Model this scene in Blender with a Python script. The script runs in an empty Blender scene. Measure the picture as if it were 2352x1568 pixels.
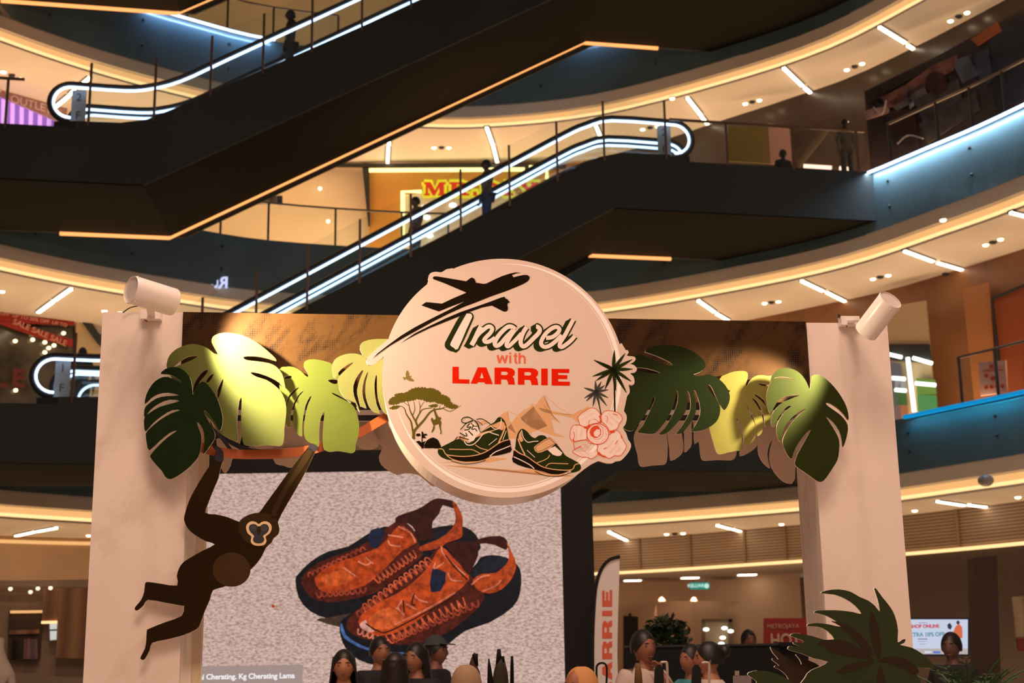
import bpy, bmesh, math, random
from mathutils import Vector, Matrix
from mathutils.geometry import tessellate_polygon
random.seed(7)
PI=math.pi
C=bpy.context.scene.collection
SC=bpy.context.scene
# ---------------------------------------------------------------- camera
FPX=3136.; PITCH=math.radians(13.); ROLL=0.016; CAM=Vector((0,0,1.6))
R0=Vector((1,0,0)); FW=Vector((0,math.cos(PITCH),math.sin(PITCH))); U0=Vector((0,-math.sin(PITCH),math.cos(PITCH)))
CR=math.cos(ROLL)*R0-math.sin(ROLL)*U0; CU=math.sin(ROLL)*R0+math.cos(ROLL)*U0
cam=bpy.data.cameras.new('camera'); co=bpy.data.objects.new('camera',cam); C.objects.link(co)
M=Matrix((CR,CU,-FW)).transposed().to_4x4(); M.translation=CAM; co.matrix_world=M
cam.sensor_width=36; cam.lens=48; cam.clip_end=300
cam.dof.use_dof=True; cam.dof.focus_distance=6.55; cam.dof.aperture_fstop=4.0
SC.camera=co
# ---------------------------------------------------------------- world, lights, exposure
w=bpy.data.worlds.new('world'); SC.world=w; w.use_nodes=True
bg=w.node_tree.nodes['Background']; bg.inputs[0].default_value=(1,.70,.50,1); bg.inputs[1].default_value=.12
SC.view_settings.view_transform='Standard'; SC.view_settings.look='None'; SC.view_settings.gamma=1; SC.view_settings.exposure=0.0
SC.view_settings.use_curve_mapping=False
def area(name,loc,target,size,energy,col,sy=None,spread=None):
    l=bpy.data.lights.new(name,'AREA'); l.energy=energy; l.color=col; l.size=size
    if sy: l.shape='RECTANGLE'; l.size_y=sy
    if spread: l.spread=spread
    o=bpy.data.objects.new(name,l); C.objects.link(o); o.location=loc
    d=Vector(target)-Vector(loc); o.rotation_euler=d.to_track_quat('-Z','Y').to_euler()
    return o
# ceiling lamps of the hall over the event floor
area('hall_light',(.4,-1.0,9.0),(0,6.6,2.6),3.2,480,(1,.66,.50))
for hx in (-1.8,1.75): area('hall_light_overhead',(hx,5.1,13),(hx,6.5,2.0),.6,520,(1,.68,.52))
area('hall_light_soft',(3,-3,7),(0,6.6,2.4),4.0,190,(1,.64,.48))
def galleries():
    WARM=(1,.62,.33)
    # added unseen fill lights, standing in for lamp light bounced off the pale floors
    for z,e in ((0.3,75),(6.75,88),(12.5,100),(18.2,80)):
        for (x,y,rz,L) in ((-9.3,33.6,-50,6),(-5.0,36.7,-20,6),(0.3,37.1,5,6),(5.2,34.7,38,6),(9.2,30.6,55,6),(11.9,25.5,72,6),(-12.6,30.2,-60,6)):
            l=bpy.data.lights.new('floor_bounce_fill','AREA'); l.shape='RECTANGLE'; l.size=L*.8; l.size_y=1.2; l.energy=e; l.color=WARM
            o=bpy.data.objects.new('floor_bounce_fill',l); C.objects.link(o); o.location=(x,y,z); o.rotation_euler=(PI,0,math.radians(-rz))
galleries()
# ---------------------------------------------------------------- pixel -> place
def ray(x,y):
    return CR*((x-1176)/FPX)+CU*((784-y)/FPX)+FW
def atz(x,y,z):
    r=ray(x,y); return CAM+r*((z-CAM.z)/r.z)
def aty(x,y,Y):
    r=ray(x,y); return CAM+r*(Y/r.y)
def atpl(x,y,p0,p1):
    r=ray(x,y); n=Vector((-(p1[1]-p0[1]),p1[0]-p0[0])); 
    t=(n.x*p0[0]+n.y*p0[1])/(n.x*r.x+n.y*r.y); return CAM+r*t
# ---------------------------------------------------------------- materials
MATS={}
def srgb(r,g,b):
    f=lambda c:(c/12.92 if c<=.04045 else ((c+.055)/1.055)**2.4)
    return (f(r/255),f(g/255),f(b/255),1)
def mat(name,col,rough=.6,metal=0,em=None,es=0,spec=.5,noise=0,nscale=20,coat=0):
    if name in MATS: return MATS[name]
    m=bpy.data.materials.new(name); m.use_nodes=True; MATS[name]=m
    nt=m.node_tree; b=nt.nodes['Principled BSDF']
    c=tuple(col)[:3]+(1,)
    b.inputs['Base Color'].default_value=c; b.inputs['Roughness'].default_value=rough; b.inputs['Metallic'].default_value=metal
    b.inputs['Specular IOR Level'].default_value=spec
    if coat: b.inputs['Coat Weight'].default_value=coat; b.inputs['Coat Roughness'].default_value=.05
    if em: b.inputs['Emission Color'].default_value=tuple(em)[:3]+(1,); b.inputs['Emission Strength'].default_value=es
    if noise:
        tc=nt.nodes.new('ShaderNodeTexCoord'); n=nt.nodes.new('ShaderNodeTexNoise'); n.inputs['Scale'].default_value=nscale; n.inputs['Detail'].default_value=5
        r=nt.nodes.new('ShaderNodeValToRGB'); r.color_ramp.elements[0].position=.35; r.color_ramp.elements[1].position=.68
        r.color_ramp.elements[0].color=tuple(x*(1-noise) for x in c[:3])+(1,); r.color_ramp.elements[1].color=tuple(min(1,x*(1+noise*.5)) for x in c[:3])+(1,)
        nt.links.new(tc.outputs['Object'],n.inputs['Vector']); nt.links.new(n.outputs['Fac'],r.inputs['Fac']); nt.links.new(r.outputs['Color'],b.inputs['Base Color'])
    return m
def glow(name,col,s):
    if name in MATS: return MATS[name]
    return mat(name,(.02,.02,.02),1,em=col,es=s,spec=0)
def glassm(name,tint=(.9,.95,.95),gl=.12,rough=.02,opac=0.0,base=(.2,.3,.3)):
    if name in MATS: return MATS[name]
    m=bpy.data.materials.new(name); m.use_nodes=True; MATS[name]=m; nt=m.node_tree
    for n in list(nt.nodes):
        if n.type!='OUTPUT_MATERIAL': nt.nodes.remove(n)
    out=[n for n in nt.nodes if n.type=='OUTPUT_MATERIAL'][0]
    t=nt.nodes.new('ShaderNodeBsdfTransparent'); t.inputs[0].default_value=tuple(tint)+(1,)
    g=nt.nodes.new('ShaderNodeBsdfGlossy'); g.inputs['Roughness'].default_value=rough
    lw=nt.nodes.new('ShaderNodeLayerWeight'); pw=nt.nodes.new('ShaderNodeMath'); pw.operation='POWER'; pw.inputs[1].default_value=3.5
    fr=nt.nodes.new('ShaderNodeMath'); fr.operation='MULTIPLY_ADD'; fr.inputs[1].default_value=.55; fr.inputs[2].default_value=.05
    nt.links.new(lw.outputs['Facing'],pw.inputs[0]); nt.links.new(pw.outputs[0],fr.inputs[0])
    mx=nt.nodes.new('ShaderNodeMixShader'); 
    nt.links.new(fr.outputs[0],mx.inputs[0]); nt.links.new(t.outputs[0],mx.inputs[1]); nt.links.new(g.outputs[0],mx.inputs[2])
    nt.links.new(mx.outputs[0],out.inputs[0])
    return m
# ---------------------------------------------------------------- object helpers
def tag(o,label=None,cat=None,group=None,kind=None):
    if label: o['label']=label
    if cat: o['category']=cat
    if group: o['group']=group
    if kind: o['kind']=kind
    return o
def thing(name,label,cat,loc=(0,0,0),group=None):
    o=bpy.data.objects.new(name,None); C.objects.link(o); o.location=loc; o.empty_display_size=.1
    bpy.context.view_layer.update()
    return tag(o,label,cat,group)
def link(name,me,m,parent=None,smooth=False):
    o=bpy.data.objects.new(name,me); C.objects.link(o)
    if m is not None: me.materials.append(m)
    if smooth:
        for p in me.polygons: p.use_smooth=True
    if parent is not None:
        o.parent=parent
        o.matrix_parent_inverse=Matrix.Translation(-parent.location)
    return o
def resample(P,n):
    P=[Vector(p) for p in P]; L=[0]
    for a,b in zip(P,P[1:]): L.append(L[-1]+(b-a).length)
    out=[];j=0
    for i in range(n):
        t=L[-1]*i/(n-1)
        while j<len(P)-2 and L[j+1]<t: j+=1
        f=(t-L[j])/max(1e-9,L[j+1]-L[j]); out.append(P[j].lerp(P[j+1],min(1,max(0,f))))
    return out
class MB:
    def __init__(s): s.v=[]; s.f=[]
    def add(s,vs,fs):
        n=len(s.v); s.v+=[tuple(v) for v in vs]; s.f+=[tuple(i+n for i in f) for f in fs]; return s
    def box(s,c,sz,rz=0,ry=0,rx=0):
        R=Matrix.Rotation(rz,3,'Z')@Matrix.Rotation(ry,3,'Y')@Matrix.Rotation(rx,3,'X'); c=Vector(c)
        vs=[c+R@Vector((sx*sz[0]/2,sy*sz[1]/2,q*sz[2]/2)) for sx in(-1,1) for sy in(-1,1) for q in(-1,1)]
        return s.add(vs,[(0,1,3,2),(4,6,7,5),(0,4,5,1),(2,3,7,6),(0,2,6,4),(1,5,7,3)])
    def hexa(s,a,b):   # two quads (lists of 4 pts) joined
        return s.add(list(a)+list(b),[(3,2,1,0),(4,5,6,7),(0,1,5,4),(1,2,6,5),(2,3,7,6),(3,0,4,7)])
    def bar(s,p,q,w,h=None):
        p=Vector(p);q=Vector(q);d=(q-p).normalized();h=h or w
        u=d.cross(Vector((0,0,1)))
        if u.length<.01: u=Vector((1,0,0))
        u.normalize(); v=u.cross(d)
        a=[p+u*w/2*i+v*h/2*j for i,j in((-1,-1),(1,-1),(1,1),(-1,1))]; b=[x+(q-p) for x in a]
        return s.hexa(a,b)
    def tube(s,pts,r,n=8,caps=True):
        pts=[Vector(p) for p in pts]; m=len(pts); rr=r if isinstance(r,(list,tuple)) else [r]*m
        base=len(s.v); prev=None
        for i,p in enumerate(pts):
            d=(pts[min(i+1,m-1)]-pts[max(i-1,0)]).normalized()
            if prev is None:
                u=d.cross(Vector((0,0,1)))
                if u.length<.05: u=d.cross(Vector((0,1,0)))
            else: u=prev-d*prev.dot(d)
            u.normalize(); prev=u; v=d.cross(u)
            for k in range(n):
                a=2*PI*k/n; s.v.append(tuple(p+(u*math.cos(a)+v*math.sin(a))*rr[i]))
        for i in range(m-1):
            for k in range(n):
                a=base+i*n+k;b=base+i*n+(k+1)%n; s.f.append((a,b,b+n,a+n))
        if caps:
            s.f.append(tuple(base+k for k in range(n))[::-1]); s.f.append(tuple(base+(m-1)*n+k for k in range(n)))
        return s
    def ell(s,c,r,n=14,m=9,R=None):
        c=Vector(c); R=R or Matrix.Identity(3); b=len(s.v)
        for j in range(m+1):
            t=PI*j/m
            for i in range(n):
                a=2*PI*i/n
                s.v.append(tuple(c+R@Vector((r[0]*math.sin(t)*math.cos(a),r[1]*math.sin(t)*math.sin(a),r[2]*math.cos(t)))))
        for j in range(m):
            for i in range(n):
                s.f.append((b+j*n+i,b+(j+1)*n+i,b+(j+1)*n+(i+1)%n,b+j*n+(i+1)%n))
        return s
    def strip(s,A,B):
        if len(A)!=len(B): A=resample(A,72);B=resample(B,72)
        b=len(s.v); s.v+=[tuple(a) for a in A]+[tuple(x) for x in B]; n=len(A)
        for i in range(n-1): s.f.append((b+i,b+i+1,b+n+i+1,b+n+i))
        return s
    def prism(s,poly,d):   # poly: list of 3D pts (planar), d: extrusion vector ; holes allowed if poly is a list of loops
        loops=poly if isinstance(poly[0][0],(Vector,tuple,list)) else [poly]
        loops=[[Vector(p) for p in l] for l in loops]; d=Vector(d)
        tris=tessellate_polygon(loops); flat=[p for l in loops for p in l]; n=len(flat)
        b=len(s.v); s.v+=[tuple(p) for p in flat]+[tuple(p+d) for p in flat]
        for t in tris:
            s.f.append((b+t[0],b+t[1],b+t[2])); s.f.append((b+n+t[2],b+n+t[1],b+n+t[0]))
        o=b
        for l in loops:
            k=len(l)
            for i in range(k):
                j=(i+1)%k; s.f.append((o+i,o+j,o+j+n,o+i+n))
            o+=k
        return s
    def build(s,name,m,parent=None,smooth=False,fix=True):
        me=bpy.data.meshes.new(name); assert not s.f or max(max(f) for f in s.f)<len(s.v),name
        me.from_pydata(s.v,[],s.f); me.update()
        if fix:
            bm=bmesh.new(); bm.from_mesh(me); bmesh.ops.recalc_face_normals(bm,faces=bm.faces); bm.to_mesh(me); bm.free()
        return link(name,me,m,parent,smooth)
def crom(P,k=3,closed=True):
    n=len(P); out=[]
    rng=range(n) if closed else range(n-1)
    for i in rng:
        g=lambda j:(P[j%n] if closed else P[max(0,min(n-1,j))])
        a,b,c,d=g(i-1),g(i),g(i+1),g(i+2)
        for q in range(k):
            t=q/k
            out.append(tuple(.5*(2*b[z]+(c[z]-a[z])*t+(2*a[z]-5*b[z]+4*c[z]-d[z])*t*t+(3*b[z]-a[z]-3*c[z]+d[z])*t**3) for z in range(len(b))))
    if not closed: out.append(tuple(P[-1]))
    return out
def struct(o): o['kind']='structure'; return o
# flat cut-out boards and prints, on a vertical plane Y=A+B*X moved 'off' metres towards the viewer
class Plane:
    def __init__(s,A,B=0.):
        s.A=A;s.B=B;s.n=Vector((B,-1,0)).normalized()
    def p(s,x,y,off=0.):
        a=s.A-off*math.sqrt(1+s.B**2); r=ray(x,y); return CAM+r*(a/(r.y-s.B*r.x))
    def at(s,x,off=0.): return s.A-off*math.sqrt(1+s.B**2)+s.B*x
class Crop:
    def __init__(s,ox,oy,k): s.o=(ox,oy);s.k=k
    def __call__(s,P): return [(s.o[0]+x/s.k,s.o[1]+y/s.k) for x,y in P]
def ribbon(P,w0,w1=None,k=3):
    """closed outline of a stroke along P (px), widths w0..w1 (list allowed)"""
    if k>1 and len(P)>2: P=crom(P,k,False)
    n=len(P); L=[];Rr=[]
    for i,p in enumerate(P):
        a=P[max(0,i-1)];b=P[min(n-1,i+1)]; dx,dy=b[0]-a[0],b[1]-a[1]; l=math.hypot(dx,dy) or 1
        t=i/(n-1) if n>1 else 0
        w=(w0+(w1-w0)*t if w1 is not None else w0)/2
        L.append((p[0]-dy/l*w,p[1]+dx/l*w)); Rr.append((p[0]+dy/l*w,p[1]-dx/l*w))
    return L,Rr
def flat(mb,pl,loops,off,th=.0006,smooth=0):
    """closed px loop(s) as a plate whose front face is 'off' in front of the plane"""
    if not isinstance(loops[0][0],(tuple,list)): loops=[loops]
    if smooth: loops=[crom(l,smooth) for l in loops]
    mb.prism([[pl.p(x,y,off) for x,y in l] for l in loops],-pl.n*th)
def line(mb,pl,P,w,off,w1=None,k=3,th=None):
    L,Rr=ribbon(P,w,w1,k)
    A=[pl.p(x,y,off) for x,y in L];B=[pl.p(x,y,off) for x,y in Rr]
    mb.strip(A,B)
# ================================================================ THE SETTING: galleries round an oval atrium
T=[.9,6.55,12.3,17.9,23.6]           # gallery floors (0 is the raised landing over the ground floor)
CE=[None,4.75,10.3,15.8,21.5]        # ceilings under them
CURVE=crom([(-15.6,22),(-14.2,25),(-13.0,27.6),(-11.8,29.4),(-10.2,31.2),(-8.3,32.8),(-6.3,34.1),(-2.9,35.05),(-.5,35.2),(2.4,34.5),(5.4,32.6),(7.7,30.6),(9.3,28.1),(10.2,26.5),(11.3,24),(12.3,21)],4,False)
WALL=crom([(-21,23),(-18.5,26.5),(-16.2,30),(-13,33.2),(-9.5,36.3),(-5.4,38.0),(-2,38.45),(1.2,38.4),(3.6,37.1),(6,34.9),(7.3,33.7),(9,31.9),(11.2,28.2),(12.6,25),(14.2,21)],4,False)
def off(curve,d):
    out=[];n=len(curve)
    for i,p in enumerate(curve):
        a=Vector(curve[max(0,i-1)]);b=Vector(curve[min(n-1,i+1)]);t=(b-a).normalized(); out.append((p[0]-t.y*d,p[1]+t.x*d))
    return out
def lift(c,z): return [(x,y,z) for x,y in c]
def cat2(curve,x0,x1): return [p for p in curve if x0<=p[0]<=x1]
m_ceil=mat('ceiling_plaster',(.80,.72,.62),.85,noise=.06,nscale=.6)
m_band=mat('cove_plaster',(.82,.72,.58),.7)
m_fasc=mat('teal_glass_cladding',(.105,.165,.18),.13,spec=.5,noise=.18,nscale=.5)
m_floor=mat('pale_stone_floor',(.72,.66,.58),.35,noise=.1,nscale=1.5)
m_cove=glow('cove_lamp_glow',srgb(255,190,120),.95)
m_cove2=glow('cove_lamp_hot',srgb(255,205,140),1.5)
m_led=glow('cold_led',srgb(190,215,255),3.5)
m_ledblue=glow('blue_led',srgb(0,120,175),1.3)
m_dark=mat('dark_metal',(.02,.02,.022),.5)
m_glass=glassm('clear_glass')
m_post=mat('bronze_post',(.16,.10,.07),.4,metal=.5)
m_rail=mat('steel_rail',(.22,.18,.14),.35,metal=.8)
MB().box((0,20,-.05),(70,70,.1)).build('floor',mat('mall_floor',(.60,.50,.42),.3,noise=.1,nscale=2))['kind']='structure'
for k in (1,2,3,4):
    c=CURVE; ce=CE[k]; t=T[k]
    wl=WALL if k>=3 else off(WALL,.75)
    # ceiling, floor slab above, cove, cladding
    m=MB(); m.strip(lift(off(c,.14),ce),lift(off(wl,.4),ce)); struct(m.build('ceiling',m_ceil))
    if k<4:
        m=MB(); m.strip(lift(off(c,.05),t),lift(off(wl,.5),t)); m.strip(lift(off(c,.05),t-.12),lift(off(wl,.5),t-.12)); struct(m.build('floor',m_floor))
    m=MB(); m.strip(lift(off(c,.0),ce+.60),lift(off(c,.02),ce+.30)); m.strip(lift(off(c,.02),ce+.30),lift(off(c,.10),ce+.27)); struct(m.build('trim_1',m_band))
    m=MB(); m.strip(lift(off(c,.10),ce+.27),lift(off(c,.12),ce+.13)); struct(m.build('trim_2',m_cove))
    m=MB(); m.strip(lift(off(c,.12),ce+.13),lift(off(c,.13),ce+.05)); struct(m.build('trim_3',m_cove2))
    m=MB(); m.strip(lift(off(c,.13),ce+.05),lift(off(c,.14),ce)); struct(m.build('trim_4',m_band))
    # cladding: glass panels with thin joints
    m=MB(); m.strip(lift(off(c,-.03),t-.02),lift(off(c,-.03),ce+.60)); m.strip(lift(off(c,-.03),t-.02),lift(off(c,.25),t-.02)); struct(m.build('wall_gallery',m_fasc))
    cc=off(c,-.045); gal=[q for q in C.objects if q.name.startswith('wall_gallery')][-1]; gal=sorted([q for q in C.objects if q.name.startswith('wall_gallery')],key=lambda q:q.name)[-1]
    for i in range(2,len(c)-1,4):
        for z in (t-.35,ce+1.05):
            m=MB(); m.ell((cc[i][0],cc[i][1],z),(.035,.035,.035),8,5); m.build('fixing_bolt',m_dark,gal)
    # top led strip: cold white, only where the photo shows it lit; blue on the first gallery
    if k==1: seg=[(cat2(off(c,-.13),8.2,20),m_ledblue,.05)]
    elif k==2: seg=[(cat2(off(c,-.13),7.9,20),m_led,.035)]
    elif k==3: seg=[(cat2(off(c,-.13),-9.6,-6.1),m_led,.035),(cat2(off(c,-.13),.9,3.2),m_led,.03)]
    else: seg=[]
    for P,mm,r in seg:
        m=MB(); m.tube(lift(P,t-.02),r,6); tag(m.build('led_strip',mm),{1:'blue glowing light line on top of the first gallery cladding at right',2:'cold white light line on top of the second gallery cladding at right',3:('cold white light line along the third gallery edge at upper left' if P[0][0]<0 else 'faint cold white light line under the long escalator at upper centre')}[k],'light strip')
        # the strip also washes the cladding under it
        P2=resample([(x,y,t-.05) for x,y in P],7)
        for a,b in zip(P2,P2[1:]):
            l=bpy.data.lights.new('led_wash','AREA'); l.shape='RECTANGLE'; l.size=(b-a).length; l.size_y=.05; l.energy={1:5,2:17,3:8 if P[0][0]<0 else 1.5}[k]*(b-a).length; l.color={1:(.02,.50,.80),2:(.60,.78,1),3:(.35,.55,1)}[k]
            lo=bpy.data.objects.new('led_wash',l); C.objects.link(lo); lo.location=(a+b)/2+Vector((0,-.10,0)); lo.rotation_euler=(math.radians(20),0,math.atan2((b-a).y,(b-a).x))
# balustrades on the gallery edges
def balustrade(curve,t,label,h=1.05,every=2):
    o=thing('glass_balustrade',label,'balustrade',(curve[0][0],curve[0][1],t))
    m=MB(); m.strip(lift(curve,t),lift(curve,t+h)); m.build('glass_panel',m_glass,o)
    m=MB(); m.tube(lift(curve,t+h),.03,6); m.build('handrail',m_rail,o)
    for i in range(0,len(curve),every):
        x,y=curve[i]; m=MB(); m.bar((x,y,t-.05),(x,y,t+h),.05,.05); m.build('post',m_dark if every==2 else m_rail,o)
balustrade(cat2(off(CURVE,.12),-9.5,-1.5),T[2],'glass balustrade before the cream wall behind the middle escalator')
balustrade(cat2(off(CURVE,.12),8.5,20),T[2],'glass balustrade above the cold lit edge at upper right')
balustrade(cat2(off(CURVE,.12),9.2,20),T[1],'glass balustrade above the blue lit edge at right')
balustrade(cat2(off(CURVE,.12),-9.6,-4.0),T[3],'glass balustrade on the topmost visible gallery at upper left')
# ---------------------------------------------------------------- back walls of the galleries
m_cream=mat('cream_wall',(.82,.66,.44),.7); m_brown=mat('brown_wall',(.16,.08,.045),.6,noise=.2,nscale=.8)
m_tan=mat('tan_wall',(.50,.34,.22),.7,noise=.08,nscale=1)
def wallstrip(name,curve,x0,x1,z0,z1,m,dy=0):
    P=cat2(curve,x0,x1); mb=MB(); mb.strip(lift(off(P,dy),z0),lift(off(P,dy),z1)); return struct(mb.build(name,m))
W2=off(WALL,.75)
# gallery 3 level of shops (floor T2)
wallstrip('wall_back',WALL,-30,-3.6,T[2],CE[3],m_cream); wallstrip('wall_back',WALL,-4.4,3.0,T[2],CE[3],mat('ochre_wall',(.62,.30,.05),.5))
wallstrip('wall_back',WALL,2.4,30,T[2],CE[3],mat('dark_shopfront',(.055,.035,.03),.3,noise=.3,nscale=.5))
wallstrip('wall_back',WALL,-30,30,T[3],CE[4],mat('gallery_olive_wall',(.34,.28,.18),.6,noise=.2,nscale=.4))
wallstrip('wall_back',W2,-30,5,T[1],CE[2],mat('shop_haze_wall',(.20,.16,.11),.5,noise=.5,nscale=.5)); wallstrip('wall_back',W2,4.4,30,T[1],CE[2],mat('walnut_wall',(.24,.10,.04),.45,noise=.25,nscale=.8))
# ground floor: ribbed bulkhead, glowing cove line, second ceiling, rear wall
def ribbed():
    m=bpy.data.materials.new('ribbed_panel'); m.use_nodes=True; nt=m.node_tree; b=nt.nodes['Principled BSDF']; b.inputs['Roughness'].default_value=.6
    tc=nt.nodes.new('ShaderNodeTexCoord'); w=nt.nodes.new('ShaderNodeTexWave'); w.bands_direction='Z'; w.inputs['Scale'].default_value=4.2
    r=nt.nodes.new('ShaderNodeValToRGB'); r.color_ramp.elements[0].color=(.17,.115,.08,1); r.color_ramp.elements[1].color=(.46,.33,.235,1)
    nt.links.new(tc.outputs['Object'],w.inputs[0]); nt.links.new(w.outputs[1],r.inputs[0]); nt.links.new(r.outputs[0],b.inputs[0]); return m
BK=off(WALL,.75); zb=3.80
o=struct((lambda m:(m.strip(lift(cat2(BK,-3,30),CE[1]),lift(cat2(BK,-3,30),zb+.05)),m.build('wall_bulkhead',ribbed()))[1])(MB()))
m=MB()
for p in cat2(off(BK,-.04),-3,30)[::2]: m.bar((p[0],p[1],zb+.05),(p[0],p[1],CE[1]),.05,.05)
struct(m.build('trim_5',mat('joint_strip',(.30,.19,.11),.5)))
m=MB(); m.tube(lift(cat2(off(BK,-.08),-3,30),zb+.03),.045,6); tag(m.build('cove_strip',m_cove2),'warm glowing light line under the ribbed ground floor bulkhead','light strip')
m=MB(); m.strip(lift(BK,zb),lift(off(BK,4),zb)); struct(m.build('ceiling',mat('grey_soffit',(.40,.32,.27),.8)))
wallstrip('wall_rear',off(BK,3.9),-30,8.2,0,zb,mat('rear_plaster',(.52,.36,.26),.8)); wallstrip('wall_rear',BK,8.4,30,0,zb-.0,mat('rear_dark_brown',(.055,.034,.026),.7))
# far left: tan curved bulkhead and shop below it
P=[(-18,28.5),(-15,32.5),(-12,34.9),(-9.4,36.0)]; P=crom(P,4,False)
m=MB(); m.strip(lift(P,CE[1]),lift(P,zb-.15)); struct(m.build('wall_left',m_tan))
m=MB(); m.tube(lift(off(P,-.06),CE[1]-.14),.05,6); tag(m.build('cove_strip',m_cove),'warm cove line over the tan curved bulkhead at lower left','light strip')
# ---------------------------------------------------------------- ceiling lamps (positions read on each ceiling plane)
m_lamp=glow('tube_lamp',srgb(255,232,196),7); m_spot=glow('downlight_lens',srgb(255,226,180),9); m_house=m_dark
ORD={1:'first',2:'second',3:'third'}
PLACE={}
WORD=['first','second','third','fourth','fifth','sixth','seventh','eighth','ninth']
def lin(k,a,b,label=None,which=''):
    z=CE[k]-.03; A=atz(a[0],a[1],z);B=atz(b[0],b[1],z)
    o=thing('linear_lamp',label or 'slim tube lamp, %s, %s gallery ceiling'%(which,ORD[k]),'ceiling lamp',((A+B)/2),'tube lamps in the %s gallery ceiling'%ORD[k])
    MB().bar(A+Vector((0,0,.035)),B+Vector((0,0,.035)),.16,.06).build('housing',m_house,o)
    MB().bar(A,B,.09,.05).build('tube',m_lamp,o)
NUM=['one','two','three','four','five','six','seven','eight','nine','ten','eleven','twelve','thirteen','fourteen','fifteen','sixteen']
TL={1:[],2:[],3:[]}
for a,b in (((895,298),(893,333)),((892,338),(890,376)),((1118,293),(1132,332)),((1133,336),(1142,372)),((1363,275),(1378,311)),((1379,315),(1385,328)),((1579,225),(1609,263)),((1611,267),(1625,285)),((1800,156),(1843,197)),((1848,201),(1874,224)),((2020,62),(2079,98)),((2085,104),(2109,119)),((122,250),(158,220)),((161,217),(171,206)),((183,197),(206,178))): TL[3].append((a,b))
for a,b in (((88,717),(122,692)),((126,689),(163,663)),((1604,690),(1641,716)),((1646,720),(1672,735)),((1842,645),(1890,668)),((1899,671),(1945,694)),((2078,576),(2143,600)),((2154,603),(2215,621)),((2322,488),(2370,500))): TL[2].append((a,b))
for a,b in (((37,1230),(78,1221)),((85,1220),(129,1212)),((1399,1221),(1420,1231)),((1421,1232),(1441,1241)),((1648,1206),(1679,1214)),((1684,1215),(1713,1223)),((2154,1151),(2214,1160)),((2226,1159),(2283,1166))): TL[1].append((a,b))
for k in (3,2,1):
    L=sorted(TL[k],key=lambda q:q[0][0]+q[1][0]); g=[[L[0]]]
    for q in L[1:]:
        if abs((q[0][0]+q[1][0])/2-(g[-1][-1][0][0]+g[-1][-1][1][0])/2)<90 and len(g[-1])<3: g[-1].append(q)
        else: g.append([q])
    for i,gr in enumerate(g):
        for j,(a,b) in enumerate(gr): lin(k,a,b,None,('alone' if len(gr)==1 else (('left','right') if len(gr)==2 else ('left','middle','right'))[j]+' one')+' of row %s from the left'%NUM[i])
def down(k,x,y,which='',z=None,r=.065):
    z=z or CE[k]-.02; p=atz(x,y,z)
    o=thing('downlight','small round downlight, %s, %s gallery ceiling'%(which,ORD[k]),'downlight',p,'downlights in the %s gallery ceiling'%ORD[k])
    m=MB(); m.tube([p+Vector((0,0,.0)),p+Vector((0,0,.03))],r*1.25,12); m.build('ring',m_house if 0 else mat('lamp_ring',(.7,.6,.5),.5),o)
    m=MB(); m.ell(p-Vector((0,0,.01)),(r,r,.03),12,6); m.build('lens',m_spot,o)
def sens(k,x,y,i):
    p=atz(x,y,CE[k]-.02); m=MB(); m.ell(p,(.09,.07,.05),10,6)
    tag(m.build('ceiling_sensor',m_dark),'small dark sensor between twin downlights, number %s from the left, %s gallery ceiling'%(NUM[i],ORD[k]),'sensor','sensors in the %s gallery ceiling'%ORD[k])
for k,L in {3:((997,339),(1031,339),(1712,238),(1744,230),(1945,160),(1980,146),(2183,48),(2221,29),(8,165),(48,180),(268,246),(305,255),(1476,297),(1510,290),(1544,226)),2:((1756,696),(1788,692),(2005,640),(2040,632),(2264,562),(2298,549),(5,669),(240,714),(276,718),(2166,505)),1:((1531,1226),(1569,1224),(1795,1203),(2101,1172),(2338,1141),(204,1229))}.items():
    pts=sorted(L)
    for i,(x,y) in enumerate(pts): down(k,x,y,'number %s from the left'%NUM[i])
for k,L in {3:((1014,339),(1728,234),(1963,153),(2202,38),(27,173),(287,251),(1493,293)),2:((1772,694),(2022,636),(2281,556),(2172,629)),1:((1550,1225),)}.items():
    for i,(x,y) in enumerate(sorted(L)): sens(k,x,y,i)
for i,(x,y) in enumerate(((1453,1333),(1585,1327),(1681,1329),(1716,1320))):
    p=atz(x,y,zb-.01); m=MB(); m.box(p,(.5,.35,.03)); tag(m.build('panel_lamp',m_lamp),'square panel lamp in the low grey soffit, number %s from the feather flag'%NUM[i],'ceiling lamp','square lamps in the low soffit')
# security cameras under the cove
for i,(x,y,lb) in enumerate(((2264,1103,'small dome camera on the warm cove at far right'),(2167,505,'small lamp head on the cove at upper right edge'))):
    if i: continue
    p=atz(x,y,CE[1]+.1); m=MB(); m.ell(p,(.16,.16,.12),12,8); tag(m.build('dome_camera',mat('dome',(.3,.26,.24),.3)),lb,'camera')
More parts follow.
